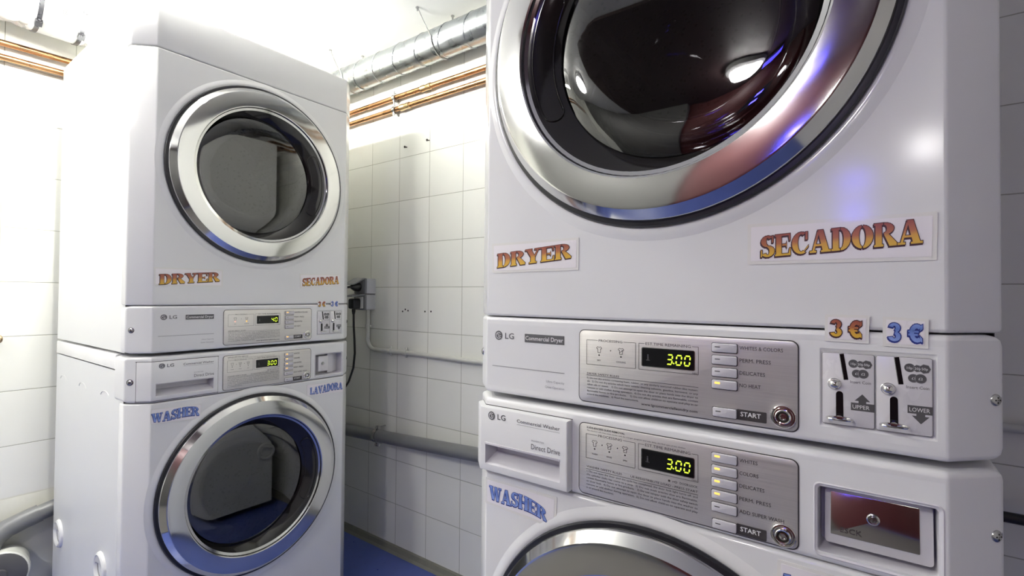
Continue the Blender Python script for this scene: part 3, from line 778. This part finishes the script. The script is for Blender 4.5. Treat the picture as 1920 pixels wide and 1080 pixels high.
def dryer(loc, rot, label, near):
    t = thing('dryer', label, 'dryer', loc, rot)
    b = MB(); cabinet(b, .9460, 1.8965, .06, .695 if near else .745); b.build('cabinet', 'cabinet_paint', t)
    b = MB(); front_shell(b, 1.0746, 1.7748, .004, 0, .078, .001, circle=(.3402, 1.4787, .250)); fp = b.build('front_panel', 'enamel', t, merge=False)
    # soft raised lip pressed into the sheet around the door
    b = MB(); b.lathe((.3402, .0012, 1.4787), (0, -1, 0), [(.296, -.0004), (.288, .0014), (.282, .0030), (.276, .0022), (.270, -.002)], 96); b.build('door_surround', 'enamel', fp)
    b = MB(); front_shell(b, 1.7768, 1.8977, .004, 0, .078, .001); b.build('top_panel', 'enamel', t)
    drum(t, .3402, 1.4787); door(t, .3402, 1.4787, -1 if near else 1)
    b = MB(); front_shell(b, .9452, 1.0726, .0055, .012, .078, 0., holes=((.5305, .6315, .965, 1.0526),)); cp = b.build('control_panel', 'fascia_plastic', t, merge=False)
    b = MB(); b.quadxz(.06, .2, .990, .9912, -.0003, 2)
    lg_logo(b, .0728, 1.0420, .0077, -.0004, 0, 3)
    b.slab(.1258, .1992, 1.0338, 1.0474, .0006, -.0005, .0005, .0002, 0); b.text('Commercial Dryer', .1276, 1.0376, .0068, .0700, y=-.0009, mi=1, bold=.012)
    b.text('Ultra Capacity', .1998, .9738, .0036, .0325, 'r', y=-.0004, mi=2); b.text('Quiet Operation', .1998, .9652, .0036, .0345, 'r', y=-.0004, mi=2)
    b.build('lettering', ['logo_grey', 'print_white', 'print_shade_grey', 'print_white'], cp, 0)
    # shallow coin recess: sloping border down to the cards
    b = MB()
    o = [(p[0], 0, p[1]) for p in rrect(.5295, .6325, .964, 1.0536, .003)]; m_ = [(p[0], .0004, p[1]) for p in rrect(.5305, .6315, .965, 1.0526, .003)]
    i_ = [(p[0], .0030, p[1]) for p in rrect(.5322, .6284, .9684, 1.0492, .003)]
    b.rings([o, m_, i_], 0, True, False, True); b.build('coin_recess', 'fascia_plastic', cp)
    coin_mech(cp, .5325, .5806, True); coin_mech(cp, .5811, .6279, False)
    screw(t, .0110, 1.0078); screw(t, W-.0075, 1.0070, .040)
    if near: control_plate(t, 'dryer', '3.00', (0, 0, 0, 1), 0, ())
    else: control_plate(t, 'dryer', '40', (1, 0, 0, 0), 1, ((.2584, 'led_pink'), (.2922, 'led_amber')))
    yb = .0004
    if near:
        sticker(t, 'dryer_sign', [(.0579, 1.1466), (.2225, 1.1480), (.2231, 1.1975), (.0561, 1.1968)], [('DRYER', straight((.0690, 1.1556), (.2100, 1.1668), .0232, .0226), 'gold')], yb)
        sticker(t, 'dryer_sign', [(.4555, 1.1490), (.6314, 1.1482), (.6325, 1.1978), (.4558, 1.1985)], [('SECADORA', straight((.4700, 1.1570), (.6205, 1.1664), .0255, .0250), 'gold')], yb)
        sticker(t, 'price_tag', [(.5353, 1.0609), (.5755, 1.0601), (.5762, 1.0906), (.5358, 1.0908)], [('3 €', straight((.5412, 1.0667), (.5700, 1.0657), .0185, .0188), 'gold')], -.0008, .003)
        sticker(t, 'price_tag', [(.5874, 1.0588), (.6243, 1.0580), (.6250, 1.0885), (.5875, 1.0899)], [('3 €', straight((.5925, 1.0646), (.6205, 1.0640), .0190, .0188), 'blue')], -.0008, .003)
    else:
        sticker(t, 'dryer_sign', [(.0485, 1.1271), (.2218, 1.1275), (.2223, 1.1787), (.0477, 1.1777)], [('DRYER', straight((.0610, 1.1312), (.2125, 1.1440), .0275, .0265), 'gold')], yb)
        sticker(t, 'dryer_sign', [(.4682, 1.1279), (.6240, 1.1394), (.6234, 1.1803), (.4646, 1.1765)], [('SECADORA', straight((.4752, 1.1362), (.6158, 1.1475), .0250, .0262), 'gold')], yb)
        sticker(t, 'price_tag', [(.5325, 1.0632), (.5640, 1.0632), (.5640, 1.0852), (.5325, 1.0852)], [('3 €', straight((.5350, 1.0655), (.5615, 1.0655), .0170), 'gold')], -.0008, .0008)
        sticker(t, 'price_tag', [(.5830, 1.0640), (.6145, 1.0640), (.6145, 1.0862), (.5830, 1.0862)], [('3 €', straight((.5855, 1.0662), (.6120, 1.0662), .0170), 'blue')], -.0008, .0008)
    # small screw high on the side sheet
    b = MB(); b.lathe((.004, .085, 1.820), (-1, 0, 0), [(.006, 0), (.005, .0015), (.001, .002)], 14); b.build('screw', 'screw_metal', t)
    return t

def drawer(t, op):
    """detergent drawer with scooped grip; op is how far it is pulled out"""
    z0, z1, ur = .8176, .9226, .2118
    full = [p for p in plan(0, 0, .078, 0)]; half = full[:len(full)//2]
    out = []
    for k, (u, d) in enumerate(half):
        if d < .0262: out.append((u, d))
    uL = .0215; dL = (C0-NRM.x*uL)/NRM.y
    out = [(uL, dL)]+[p for p in out if p[0] > uL+.001]
    pocket = (.0575, .2010, .8292, .8640)
    us = sorted({*[p[0] for p in out], pocket[0], pocket[1], ur})
    def dep(u): return max(0, (C0-NRM.x*u)/NRM.y) if u < UC else 0
    th = -.0010-op
    def fr(ins): return [(u, dep(u)+th) for u in us]
    b = MB()
    zs = [z0+.002, pocket[2], pocket[3], z1-.002]
    pts = [(u, dep(u)+th) for u in us]
    for i in range(len(pts)-1):
        for j in range(3):
            cu = (pts[i][0]+pts[i+1][0])/2
            if j == 1 and pocket[0] < cu < pocket[1]: continue
            (a, ya), (c, yc) = pts[i], pts[i+1]
            b.add([(a, ya, zs[j]), (c, yc, zs[j]), (c, yc, zs[j+1]), (a, ya, zs[j+1])], [(0, 1, 2, 3)])
    # rounded edge and sides back into the fascia
    per = [(u, y, z0+.002) for u, y in pts]+[(u, y, z1-.002) for u, y in reversed(pts)]
    def sh(p, e, dy):
        u, y, z = p
        z = z0+.002-e if z < .87 else z1-.002+e
        if u > ur-.001: u = ur+e
        if u < uL+.001: u = uL-e*.7; y = dep(u)+th
        return (u, y+dy, z)
    b.rings([per, [sh(p, .0014, .0006) for p in per], [sh(p, .002, .002) for p in per], [sh(p, .002, .010+op) for p in per]], 0)
    # scoop
    u0, u1, za, zb = pocket
    yf = th
    mouth = [(u0, yf, za), (u1, yf, za), (u1, yf, zb), (u0, yf, zb)]
    b.rings([[(u0, yf, za), (u1, yf, za), (u1, yf, zb), (u0, yf, zb)], [(u0+.003, yf+.012, za+.008), (u1-.003, yf+.012, za+.008), (u1-.001, yf+.012, zb+.0), (u0+.001, yf+.012, zb+.0)],
             [(u0+.006, yf+.026, za+.016), (u1-.006, yf+.026, za+.016), (u1-.002, yf+.026, zb+.004), (u0+.002, yf+.026, zb+.004)]], 1, True, False, True)
    b.slab(u0-.0005, u1+.0005, zb-.0028, zb+.0008, .0006, yf-.0012, yf+.004, .0004, 1)
    d = b.build('detergent_drawer', ['fascia_plastic', 'drawer_inside'], t, 30)
    b = MB(); y = th-.0004
    lg_logo(b, .0705, .9100, .0070, y, 0, 3)
    b.text('Commercial Washer', .2010, .9068, .0058, .0790, 'r', y=y, mi=0, bold=.004); b.line((.122, .9040), (.2005, .9035), .0005, y, 2)
    b.text('INVERTER', .1500, .8822, .0024, .0235, y=y, mi=2); b.text('Direct Drive', .2016, .8702, .0086, .0520, 'r', y=y, mi=4)
    b.build('lettering', ['logo_grey', 'print_white', 'print_shade_grey', 'print_white', 'print_charcoal'], d, 0)
    b = MB(); p2 = [(uL-.0028, dep(uL-.0028)-.0005)]+[(u, dep(u)-.0005) for u in us]+[(ur+.0028, -.0005)]
    # dark joint around the drawer
    for (zz0, zz1) in ((z0-.0012, z0+.0002), (z1-.0002, z1+.0012)):
        for i in range(len(p2)-1):
            (a, ya), (c, yc) = p2[i], p2[i+1]; b.add([(a, ya, zz0), (c, yc, zz0), (c, yc, zz1), (a, ya, zz1)], [(0, 1, 2, 3)])
    for i in (0, len(p2)-2):
        (a, ya), (c, yc) = p2[i], p2[i+1]; m0, m1 = (.45, 1.1) if i == 0 else (-.1, .55)
        q0 = (a+(c-a)*m0, ya+(yc-ya)*m0); q1 = (a+(c-a)*m1, ya+(yc-ya)*m1)
        b.add([(q0[0], q0[1], z0), (q1[0], q1[1], z0), (q1[0], q1[1], z1), (q0[0], q0[1], z1)], [(0, 1, 2, 3)])
    b.build('drawer_joint', 'print_dark', d, 0)

def washer(loc, rot, label, near):
    t = thing('washer', label, 'washer', loc, rot)
    b = MB(); cabinet(b, .03, .8930, .06, .695 if near else .745); cab = b.build('cabinet', 'cabinet_paint', t)
    for u in (.06, W-.06):
        for d in (.10, .64):
            b = MB(); b.lathe((u, d, 0), (0, 0, 1), [(.022, 0), (.022, .018), (.012, .022), (.012, .035)], 16, 0, True); b.build('foot', 'black_rubber', t)
    b = MB(); b.slab(.0015, W-.0015, .122, .695 if near else .745, .006, -.9385, -.8975, .004); b.v = [(x, z, -y) for x, y, z in b.v]; b.build('lid', 'enamel', t)
    b = MB(); front_shell(b, .020, .8108, .004, 0, .078, .001, circle=(.332, .5202, .250)); fp = b.build('front_panel', 'enamel', t, merge=False)
    b = MB(); b.lathe((.332, .0012, .5202), (0, -1, 0), [(.296, -.0004), (.288, .0014), (.282, .0030), (.276, .0022), (.270, -.002)], 96); b.build('door_surround', 'enamel', fp)
    drum(t, .332, .5202); door(t, .332, .5202, -1 if near else 1)
    b = MB(); front_shell(b, .8128, .9362, .0075, .012, .118, 0., holes=((.050, .206, .8255, .9145), (.5275, .6335, .8255, .8985)))
    cp = b.build('control_panel', 'fascia_plastic', t, merge=False)
    drawer(t, .0135 if near else 0.)
    # coin box recess
    b = MB()
    o = [(p[0], -.0004, p[1]) for p in rrect(.5245, .6365, .8200, .9020, .006)]; i0 = [(p[0], -.0010, p[1]) for p in rrect(.5255, .6355, .8210, .9010, .006)]
    i1 = [(p[0], .0010, p[1]) for p in rrect(.5285, .6320, .8250, .8975, .004)]; i2 = [(p[0], .030, p[1]) for p in rrect(.5300, .6305, .8290, .8960, .004)]
    b.rings([[(x, .002, z) for x, y, z in o], o, i0, i1, i2], 0, True, False, True)
    cb = b.build('coin_box', 'drawer_inside', t)
    if near:
        b = MB(); b.slab(.5345, .6290, .8340, .8930, .004, .012, .030, .001, 0); b.slab(.5400, .6180, .8440, .8900, .001, .0112, .0125, .0003, 1); b.v = [(x, y+(z-.863)*.11, z) for x, y, z in b.v]; pl = b.build('coin_box_door', ['drawer_inside', 'chrome'], cb)
        pl['label'] = 'mirror-like steel plate reflecting red'
        b = MB(); b.text('ESCK', .5490, .8480, .0055, .0200, y=.0092, mi=0, bold=.004); b.build('lettering', 'screw_metal', cb, 0)
        lc, yy = (.5788, .8690), .0112
    else:
        b = MB(); b.slab(.5430, .5810, .8375, .8905, .001, .006, .030, .0008, 0); pl = b.build('coin_box_door', 'card_white', cb)
        b = MB(); b.box((.5815, .012, .8300), (.6030, .030, .8960)); b.build('box_wall', 'button_plastic', cb)
        lc, yy = (.5592, .8650), .006
    b = MB(); b.lathe((lc[0], yy, lc[1]), (0, -1, 0), [(.0060, 0), (.0060, .0010), (.0050, .0016), (.0034, .0012), (.0030, .0024), (.0004, .0026)], 20); b.quadxz(lc[0]-.0004, lc[0]+.0004, lc[1]-.002, lc[1]+.002, yy-.0028, 1); b.build('key_lock', ['screw_metal', 'hole_dark'], cb)
    screw(t, .0105, .8690); screw(t, W-.0075, .8700, .040)
    if near: control_plate(t, 'washer', '3.00', (1, 1, 1, 1, 0), 0, ())
    else: control_plate(t, 'washer', '3.00', (1, 1, 1, 1, 0), 0, ())
    if near:
        sticker(t, 'washer_sign', [(.0470, .7560), (.1860, .7504), (.1878, .8000), (.0470, .8000)], [('WASHER', wavy((.0560, .7665), (.1700, .7575), .0215, .0180, .0035, -.002), 'blue')], .0004)
        sticker(t, 'washer_sign', [(.4880, .7520), (.6380, .7500), (.6380, .8010), (.4880, .8025)], [('LAVADORA', wavy((.4950, .7640), (.6300, .7650), .0240, .0235, .003, -.002), 'blue')], .0004)
    else:
        sticker(t, 'washer_sign', [(.0470, .7560), (.1708, .7480), (.1701, .7905), (.0470, .7965)], [('WASHER', wavy((.0490, .7625), (.1645, .7585), .0215, .0235, .0010, -.0022), 'blue')], .0004, .002)
        sticker(t, 'washer_sign', [(.4976, .7599), (.6395, .7530), (.6395, .7925), (.4970, .7984)], [('LAVADORA', wavy((.5095, .7650), (.6366, .7645), .0215, .0225, .0, -.0015), 'blue')], .0004, .001)
    # side sheet: transit grips and pressed marks
    for d, z in ((.662, .293), (.215, .325)):
        b = MB(); b.lathe((.004, d, z), (-1, 0, 0), [(.046, 0), (.044, .006), (.038, .009), (.034, .007), (.030, .002)], 36); b.lathe((.004, d, z), (-1, 0, 0), [(.030, .002), (.026, -.003), (.002, -.0035)], 36, 1)
        b.rings([[(.004-.0075+.006*k/4*0, d-.036+.072*i/12, z+(.036-.010*k)*math.sqrt(max(0, 1-((i-6)/6.2)**2))) for i in range(13)] for k in range(3)], 0, False)
        g = b.build('transit_grip', ['enamel', 'print_shade_grey'], cab)  # inner bowl coloured grey to stand for the shade inside the grip
    for d in (.655, .435, .215):
        b = MB(); b.tube([(.0036, d+.036*math.cos(a), .812+.014*math.sin(a)) for a in (PI*k/14 for k in range(15))], .0011, 6); b.build('pressed_mark', 'cabinet_paint', cab)
    return t

def move_rows():
    RL = PI/2
    dryer((RX, RY, 0), 0, 'white coin dryer showing 3:00, its large door window cut off by the top edge', True)
    washer((RX, RY, 0), 0, 'white coin washer with mirror-like red coin plate, below the dryer showing 3:00', True)
    dryer((LX, LY, 0), RL, 'white coin dryer showing 40, whole round door visible, stacked in the corner', False)
    washer((LX, LY, 0), RL, 'white coin washer below the dryer showing 40, blue floor mirrored in its door', False)
move_rows()

# ------------------------------------------------------------------ pipes, duct and fittings
def arc_pts(c, e1, e2, r, a0, a1, n=8):
    c, e1, e2 = Vector(c), Vector(e1), Vector(e2)
    return [c+e1*r*math.cos(math.radians(a0+(a1-a0)*k/n))+e2*r*math.sin(math.radians(a0+(a1-a0)*k/n)) for k in range(n+1)]
def copper(zl, zc, zr, joint, label):
    t = thing('copper_pipe', label, 'pipe', (0, 0, 0), 0, 'copper pipes under the ceiling')
    r = .0105; xw, yw = WALL_X+.026, WALL_Y-.020
    pts = [(xw, -1.4, zl-.02), (xw, .3, zl), (xw, yw-.05, zc)]+arc_pts((xw+.04, yw-.04, zc), (-1, 0, 0), (0, 1, 0), .04, 0, 90, 8)+[(-1.6, yw, zc), (-.6, yw, (zc+zr)/2), (1.2, yw, zr)]
    b = MB(); b.tube(pts, r, 14); b.build('pipe_run', 'copper', t)
    b = MB(); x = -1.672; z = zc
    b.lathe((x-.008, yw, z), (1, 0, 0), [(.0108, 0), (.0150, .0), (.0150, .016), (.0108, .016)], 18)
    b.box((x-.006, yw, z-.020), (x+.006, yw+.018, z+.020)); b.lathe((x, yw-.006, z+.019), (0, 0, 1), [(.004, -.008), (.004, .008), (.001, .009)], 8); b.lathe((x, yw-.006, z-.019), (0, 0, -1), [(.004, -.008), (.004, .008), (.001, .009)], 8)
    b.build('pipe_clip', 'screw_metal', t)
    b = MB(); zz = zc+(zr-zc)*(joint+1.9)/3.1
    b.lathe((joint-.03, yw, zz), (1, 0, 0), [(.0106, 0), (.0136, .002), (.0136, .022), (.0118, .026), (.0118, .034), (.0136, .038), (.0136, .058), (.0106, .06)], 18); b.build('coupling', 'brass_fitting', t)
copper(1.946, 1.967, 1.955, -1.478, 'upper of the two copper pipes running below the metal duct')
copper(1.898, 1.915, 1.913, -1.605, 'lower of the two copper pipes running below the metal duct')

def duct():
    t = thing('ventilation_duct', 'round galvanised metal ventilation duct along the ceiling', 'duct')
    y, z, r = WALL_Y-.075, 2.085, .058
    b = MB(); b.tube([(WALL_X+.02, y, z+.002), (-1.2, y, z), (1.3, y, z)], r, 40); b.build('duct_pipe', 'galvanised', t)
    x = -2.2
    while x < 1.3:
        n = 40
        b = MB(); b.tube([(x+.020*math.sin(2*PI*k/n), y+(r+.0008)*math.cos(2*PI*k/n), z+(r+.0008)*math.sin(2*PI*k/n)) for k in range(n)], .0016, 6, closed=True); b.build('duct_seam', 'galvanised', t)
        x += .1285
def hanger(x, label):
    y, z, r = WALL_Y-.075, 2.085, .0610
    t = thing('wire_hanger', label, 'hanger', (x, y, CEIL), 0, 'wire hangers holding the duct')
    pts = [(-.05, -.085, 0), (-.03, -.075, -.05)]+[(0.0, -r*math.cos(math.radians(a)), -(CEIL-z)+r*math.sin(math.radians(a))) for a in range(0, -181, -15)]+[(.01, .045, -.03), (.02, .035, 0)]
    b = MB(); b.tube(pts, .0022, 6); b.build('wire', 'wire_steel', t)
    for px, py in ((-.05, -.085), (.02, .035)):
        b = MB(); b.lathe((px, py, 0), (0, 0, -1), [(.007, 0), (.007, .003), (.004, .005), (.003, .014), (.0005, .015)], 10); b.build('screw_hook', 'wire_steel', t)
duct(); hanger(-1.895, 'twisted wire hanger of the duct beside the top of the corner dryer'); hanger(-1.335, 'twisted wire hanger of the duct above the bare tiled wall')

def conduit():
    t = thing('conduit_pipe', 'cream painted conduit bending down from the socket boxes along the tiles', 'pipe')
    y = WALL_Y-.014; r = .0095
    b = MB(); pts = [(-1.846, y, 1.045), (-1.846, y, .915)]+arc_pts((-1.796, y, .915), (-1, 0, 0), (0, 0, -1), .052, 0, 90, 10)+[(-1.5, y, .863), (-1.18, y, .858), (.4, y, .845)]
    b.tube(pts, r, 14); b.build('conduit_run', 'pvc_light', t)
    for x, z, ax in ((-1.846, .965, (0, 0, 1)), (-1.690, .8635, (1, 0, 0)), (-1.592, .8632, (1, 0, 0))):
        b = MB(); b.lathe(Vector((x, y, z))-Vector(ax)*.009, ax, [(.0098, 0), (.0128, 0), (.0128, .018), (.0098, .018)], 16)
        e = Vector((0, 0, 1)) if ax[0] else Vector((1, 0, 0))
        for s_ in (-1, 1): b.lathe(Vector((x, y+.006, z))+e*.016*s_, (0, -1, 0), [(.006, 0), (.006, .004), (.003, .007), (.0005, .007)], 10)
        b.build('conduit_clip', 'pvc_light', t)
conduit()
def drain():
    t = thing('drain_pipe', 'thick grey drain pipe low on the tiled wall between the two stacks', 'pipe')
    y = WALL_Y-.042
    b = MB(); b.tube([(WALL_X+.02, y, .466), (-1.94, y, .484), (-1.16, y, .5235), (.1, y, .585)], .0262, 24); b.build('pipe_run', 'pvc_grey', t)
    x, z = -1.733, .4945
    b = MB(); b.lathe((x-.009, y, z), (1, .0, .05), [(.0265, 0), (.0300, 0), (.0300, .018), (.0265, .018)], 28)
    for s_ in (-1, 1):
        b.box((x-.008, y-.006, z+s_*.036-.008), (x+.008, y+.004, z+s_*.036+.008)); b.lathe((x, y-.006, z+s_*.036), (0, -1, 0), [(.0065, 0), (.0065, .005), (.0005, .006)], 8); b.tube([(x, y, z+s_*.036), (x, WALL_Y, z+s_*.036)], .0035, 8)
    b.build('pipe_clamp', 'screw_metal', t)
drain()
def black_hose():
    b = MB(); b.tube([(.10, WALL_Y-.045, .672), (.30, WALL_Y-.045, .674), (.7, WALL_Y-.045, .678), (1.3, WALL_Y-.045, .683)], .0105, 14)
    tag(b.build('hose', 'black_plastic'), 'black hose on the dark tiled wall beside the near stack', 'hose')
black_hose()

def sockets():
    for z0, label, upper in ((1.112, 'upper grey socket box with its flap propped open over a plug', True), (1.040, 'lower grey socket box holding the hanging black plug', False)):
        t = thing('socket_box', label, 'socket', (-1.849, WALL_Y, z0), 0, 'grey wall sockets')
        b = MB(); b.slab(-.036, .036, 0, .068, .005, -.050, 0, .003); b.build('housing', 'socket_grey', t)
        b = MB(); b.slab(-.039, .039, -.001, .069, .005, -.060, -.050, .002); b.build('cover_frame', 'socket_dark', t)
        b = MB(); b.slab(-.028, .028, .006, .058, .004, -.0620, -.058, .001); b.build('socket_face', 'fascia_plastic' if not upper else 'socket_dark', t)
        a = math.radians(62 if upper else 82); L = .060; th_ = .005
        dirv = Vector((0, -math.sin(a), -math.cos(a))); nn = Vector((0, -math.cos(a), math.sin(a)))
        h0 = Vector((0, -.060, .066))
        b = MB(); vs = []
        for e in (0, th_):
            for x, l in ((-.036, 0), (.036, 0), (.036, L*.8), (.028, L), (-.028, L), (-.036, L*.8)):
                vs.append(Vector((x, 0, 0))+h0+dirv*l+nn*e)
        b.add(vs, [(0, 1, 2, 3, 4, 5), (6, 7, 8, 9, 10, 11)]+[(i, (i+1) % 6, 6+(i+1) % 6, 6+i) for i in range(6)]); b.tube([(-.034, -.060, .067), (.034, -.060, .067)], .004, 10); b.build('flap', 'socket_dark', t)
sockets()
def plugs():
    t = thing('power_plug', 'black plug under the open flap, cable leading behind the corner dryer', 'plug', (-1.852, WALL_Y-.062, 1.142), 0, 'black power plugs')
    b = MB(); b.lathe((0, .001, 0), (0, -1, 0), [(.004, 0), (.020, 0), (.021, .008), (.019, .022), (.013, .034), (.008, .042), (.006, .044)], 20, 0, True, True); b.build('plug_body', 'black_plastic', t)
    b = MB(); b.tube([(0, -.040, 0), (-.010, -.058, -.003), (-.035, -.066, -.010), (-.08, -.06, -.02), (-.16, -.045, -.04), (-.30, -.04, -.10)], .0052, 10); b.build('power_cable', 'black_plastic', t)
    t = thing('power_plug', 'square black plug with its cable hanging down the tiles', 'plug', (-1.858, WALL_Y-.0625, 1.066), 0, 'black power plugs')
    b = MB(); b.slab(-.021, .021, -.022, .024, .010, -.036, 0, .006); b.lathe((0, -.020, -.022), (0, 0, -1), [(.008, -.004), (.008, .010), (.006, .022), (.0052, .024)], 14); b.build('plug_body', 'black_plastic', t)
    b = MB(); b.tube([(0, -.020, -.040), (.001, -.019, -.10), (.002, -.015, -.16), (-.004, -.008, -.22), (-.030, .004, -.29), (-.085, .02, -.36), (-.16, .03, -.43)], .0048, 10); b.build('power_cable', 'black_plastic', t)
plugs()

def nails():
    for x, z, lab in ((-1.614, 1.746, 'small nail in the tiles below the copper pipes, nearer the corner dryer'), (-1.478, 1.751, 'rusty nail with a dark stain below the copper pipes, nearer the large dryer')):
        b = MB(); b.lathe((x, WALL_Y, z), (0, -1, -.15), [(.0022, -.002), (.0022, .012), (.0050, .012), (.0050, .014), (.0004, .0145)], 10)
        tag(b.build('nail', 'hole_dark'), lab, 'nail', 'nails in the tiled wall')
nails()

def left_wall_things():
    # inline fan high on the wall
    fx, fz, fr = WALL_X+.135, 2.086, .103
    t = thing('duct_fan', 'white inline duct fan with two dark strap clamps high on the bright wall', 'fan', (fx, .43, fz))
    ya, yb = -.075, .055
    b = MB(); b.lathe((0, ya, 0), (0, 1, 0), [(fr-.006, -.01), (fr, 0), (fr, yb-ya), (fr-.006, yb-ya+.01)], 40); b.build('fan_body', 'fan_white', t)
    for y in (-.062, .046):
        b = MB(); n = 40; b.lathe((0, y-.006, 0), (0, 1, 0), [(fr+.0005, 0), (fr+.0022, 0), (fr+.0022, .012), (fr+.0005, .012)], 40)
        a = math.radians(-62); c = Vector((fr*math.cos(a), y, fr*math.sin(a)))
        m = MB(); m.box((-.010, -.009, -.002), (.010, .009, .012)); m.tube([(-.014, 0, .006), (.016, 0, .006)], .004, 8)
        rot = Matrix.Rotation(PI/2-a, 3, 'Y')
        m.v = [tuple(c+rot @ Vector(v)) for v in m.v]; b.add(m.v, m.f)
        b.build('strap_clamp', 'strap_steel', t)
    # wiring box standing off the body
    b = MB(); a = math.radians(-28); rot = Matrix.Rotation(PI/2-a, 3, 'Y'); c = Vector((fr*math.cos(a), -.008, fr*math.sin(a)))
    m = MB(); m.box((-.062, -.040, -.012), (.044, .040, .020)); b.add([tuple(c+rot @ Vector(v)) for v in m.v], m.f); bx = b.build('wiring_box', 'fan_white', t)
    b = MB(); m = MB()
    def flat(x0, x1, y0, y1, mi): m.add([(x0, y0, .0206), (x1, y0, .0206), (x1, y1, .0206), (x0, y1, .0206)], [(0, 1, 2, 3)], mi)
    flat(-.030, .012, .012, .036, 0)
    m.add([(-.002, .036, .0207), (.012, .012, .0207), (.012, .024, .0207), (.010, .036, .0207)][::-1], [(0, 1, 2, 3)], 1)
    m.add([(-.018, .036, .0207), (.000, .036, .0207), (.010, .030, .0207), (.012, .014, .0207), (.004, .014, .0207), (-.006, .022, .0207)], [(0, 1, 2, 3, 4, 5)], 2)
    for k in range(3): flat(-.028, -.020, .014+.007*k, .018+.007*k, 3)
    for k in range(4): flat(-.012+.006*k, -.009+.006*k, -.006, .006-.002*(k % 2), 3)
    b.add([tuple(c+rot @ Vector(v)) for v in m.v], m.f); b.m = list(m.m); b.build('rating_label', ['print_white', 'label_yellow', 'label_violet', 'print_dark'], bx, 0)
    # crinkled flexible sleeves either side
    for nm, y0, y1, r0, r1 in (('flexible_sleeve', ya, -.62, .098, .088), ('flexible_sleeve', yb, .30, .099, .070)):
        b = MB(); rs = []; n = 48; K = 40
        for k in range(K+1):
            f = k/K; y = y0+(y1-y0)*f; rr = r0+(r1-r0)*f; row = []
            for i in range(n):
                a_ = 2*PI*i/n; cr = .0035*math.sin(k*1.9+math.sin(i*.9)*1.3)+.003*math.sin(i*1.7+k*.6)
                row.append(((rr+cr*(0 if k == 0 else 1))*math.cos(a_), y, (rr+cr*(0 if k == 0 else 1))*math.sin(a_)))
            rs.append(row)
        b.rings(rs, 0); b.build(nm, 'foil_white', t)
    # eye bolt
    t = thing('eye_bolt', 'small metal eye bolt sticking out of the bright tiles', 'bolt', (WALL_X, .318, .948))
    b = MB(); b.tube([(.006, 0, 0), (-.02, 0, 0)], .004, 8); n = 24; b.tube([(.016+.010*math.cos(2*PI*k/n), .005*math.cos(2*PI*k/n), .0105*math.sin(2*PI*k/n)) for k in range(n)], .0034, 8, closed=True); b.build('eye', 'brass_fitting', t)
    # waste pipe and its elbow
    t = thing('waste_pipe', 'grey plastic waste pipe with elbow and round cap beside the corner washer', 'pipe')
    x = -2.345
    b = MB(); b.tube([(x, 1.0, .430), (x, .60, .374), (x, .40, .331)], .027, 20); b.build('pipe_run', 'pvc_grey', t)
    b = MB(); pts = [(x, .425, .337), (x, .39, .327), (x, .345, .312), (x, .318, .292), (x, .303, .262), (x, .300, .235)]
    b.tube(pts, .0235, 20, radii=[.0305, .0305, .0305, .0310, .0310, .0310]); b.build('elbow', 'pvc_grey', t)
    b = MB(); b.tube([(x, .300, .24), (x, .300, .12), (x, .300, .0)], .027, 18); b.build('down_pipe', 'pvc_grey', t)
    ax_, cc = (1, -.25, .1), (WALL_X+.025, .345, .190)
    b = MB(); b.lathe(cc, ax_, [(.065, .1155), (.061, .118), (.018, .118), (.016, .124), (.006, .125), (.0005, .125)], 36); cp = b.build('inspection_cap', 'pvc_dark', t)
    cp['label'] = 'round dark grey inspection cap'
    b = MB(); b.lathe(cc, ax_, [(.060, .0), (.060, .085), (.069, .088), (.069, .112), (.065, .116)], 36); b.build('collar', 'pvc_light', cp)
left_wall_things()
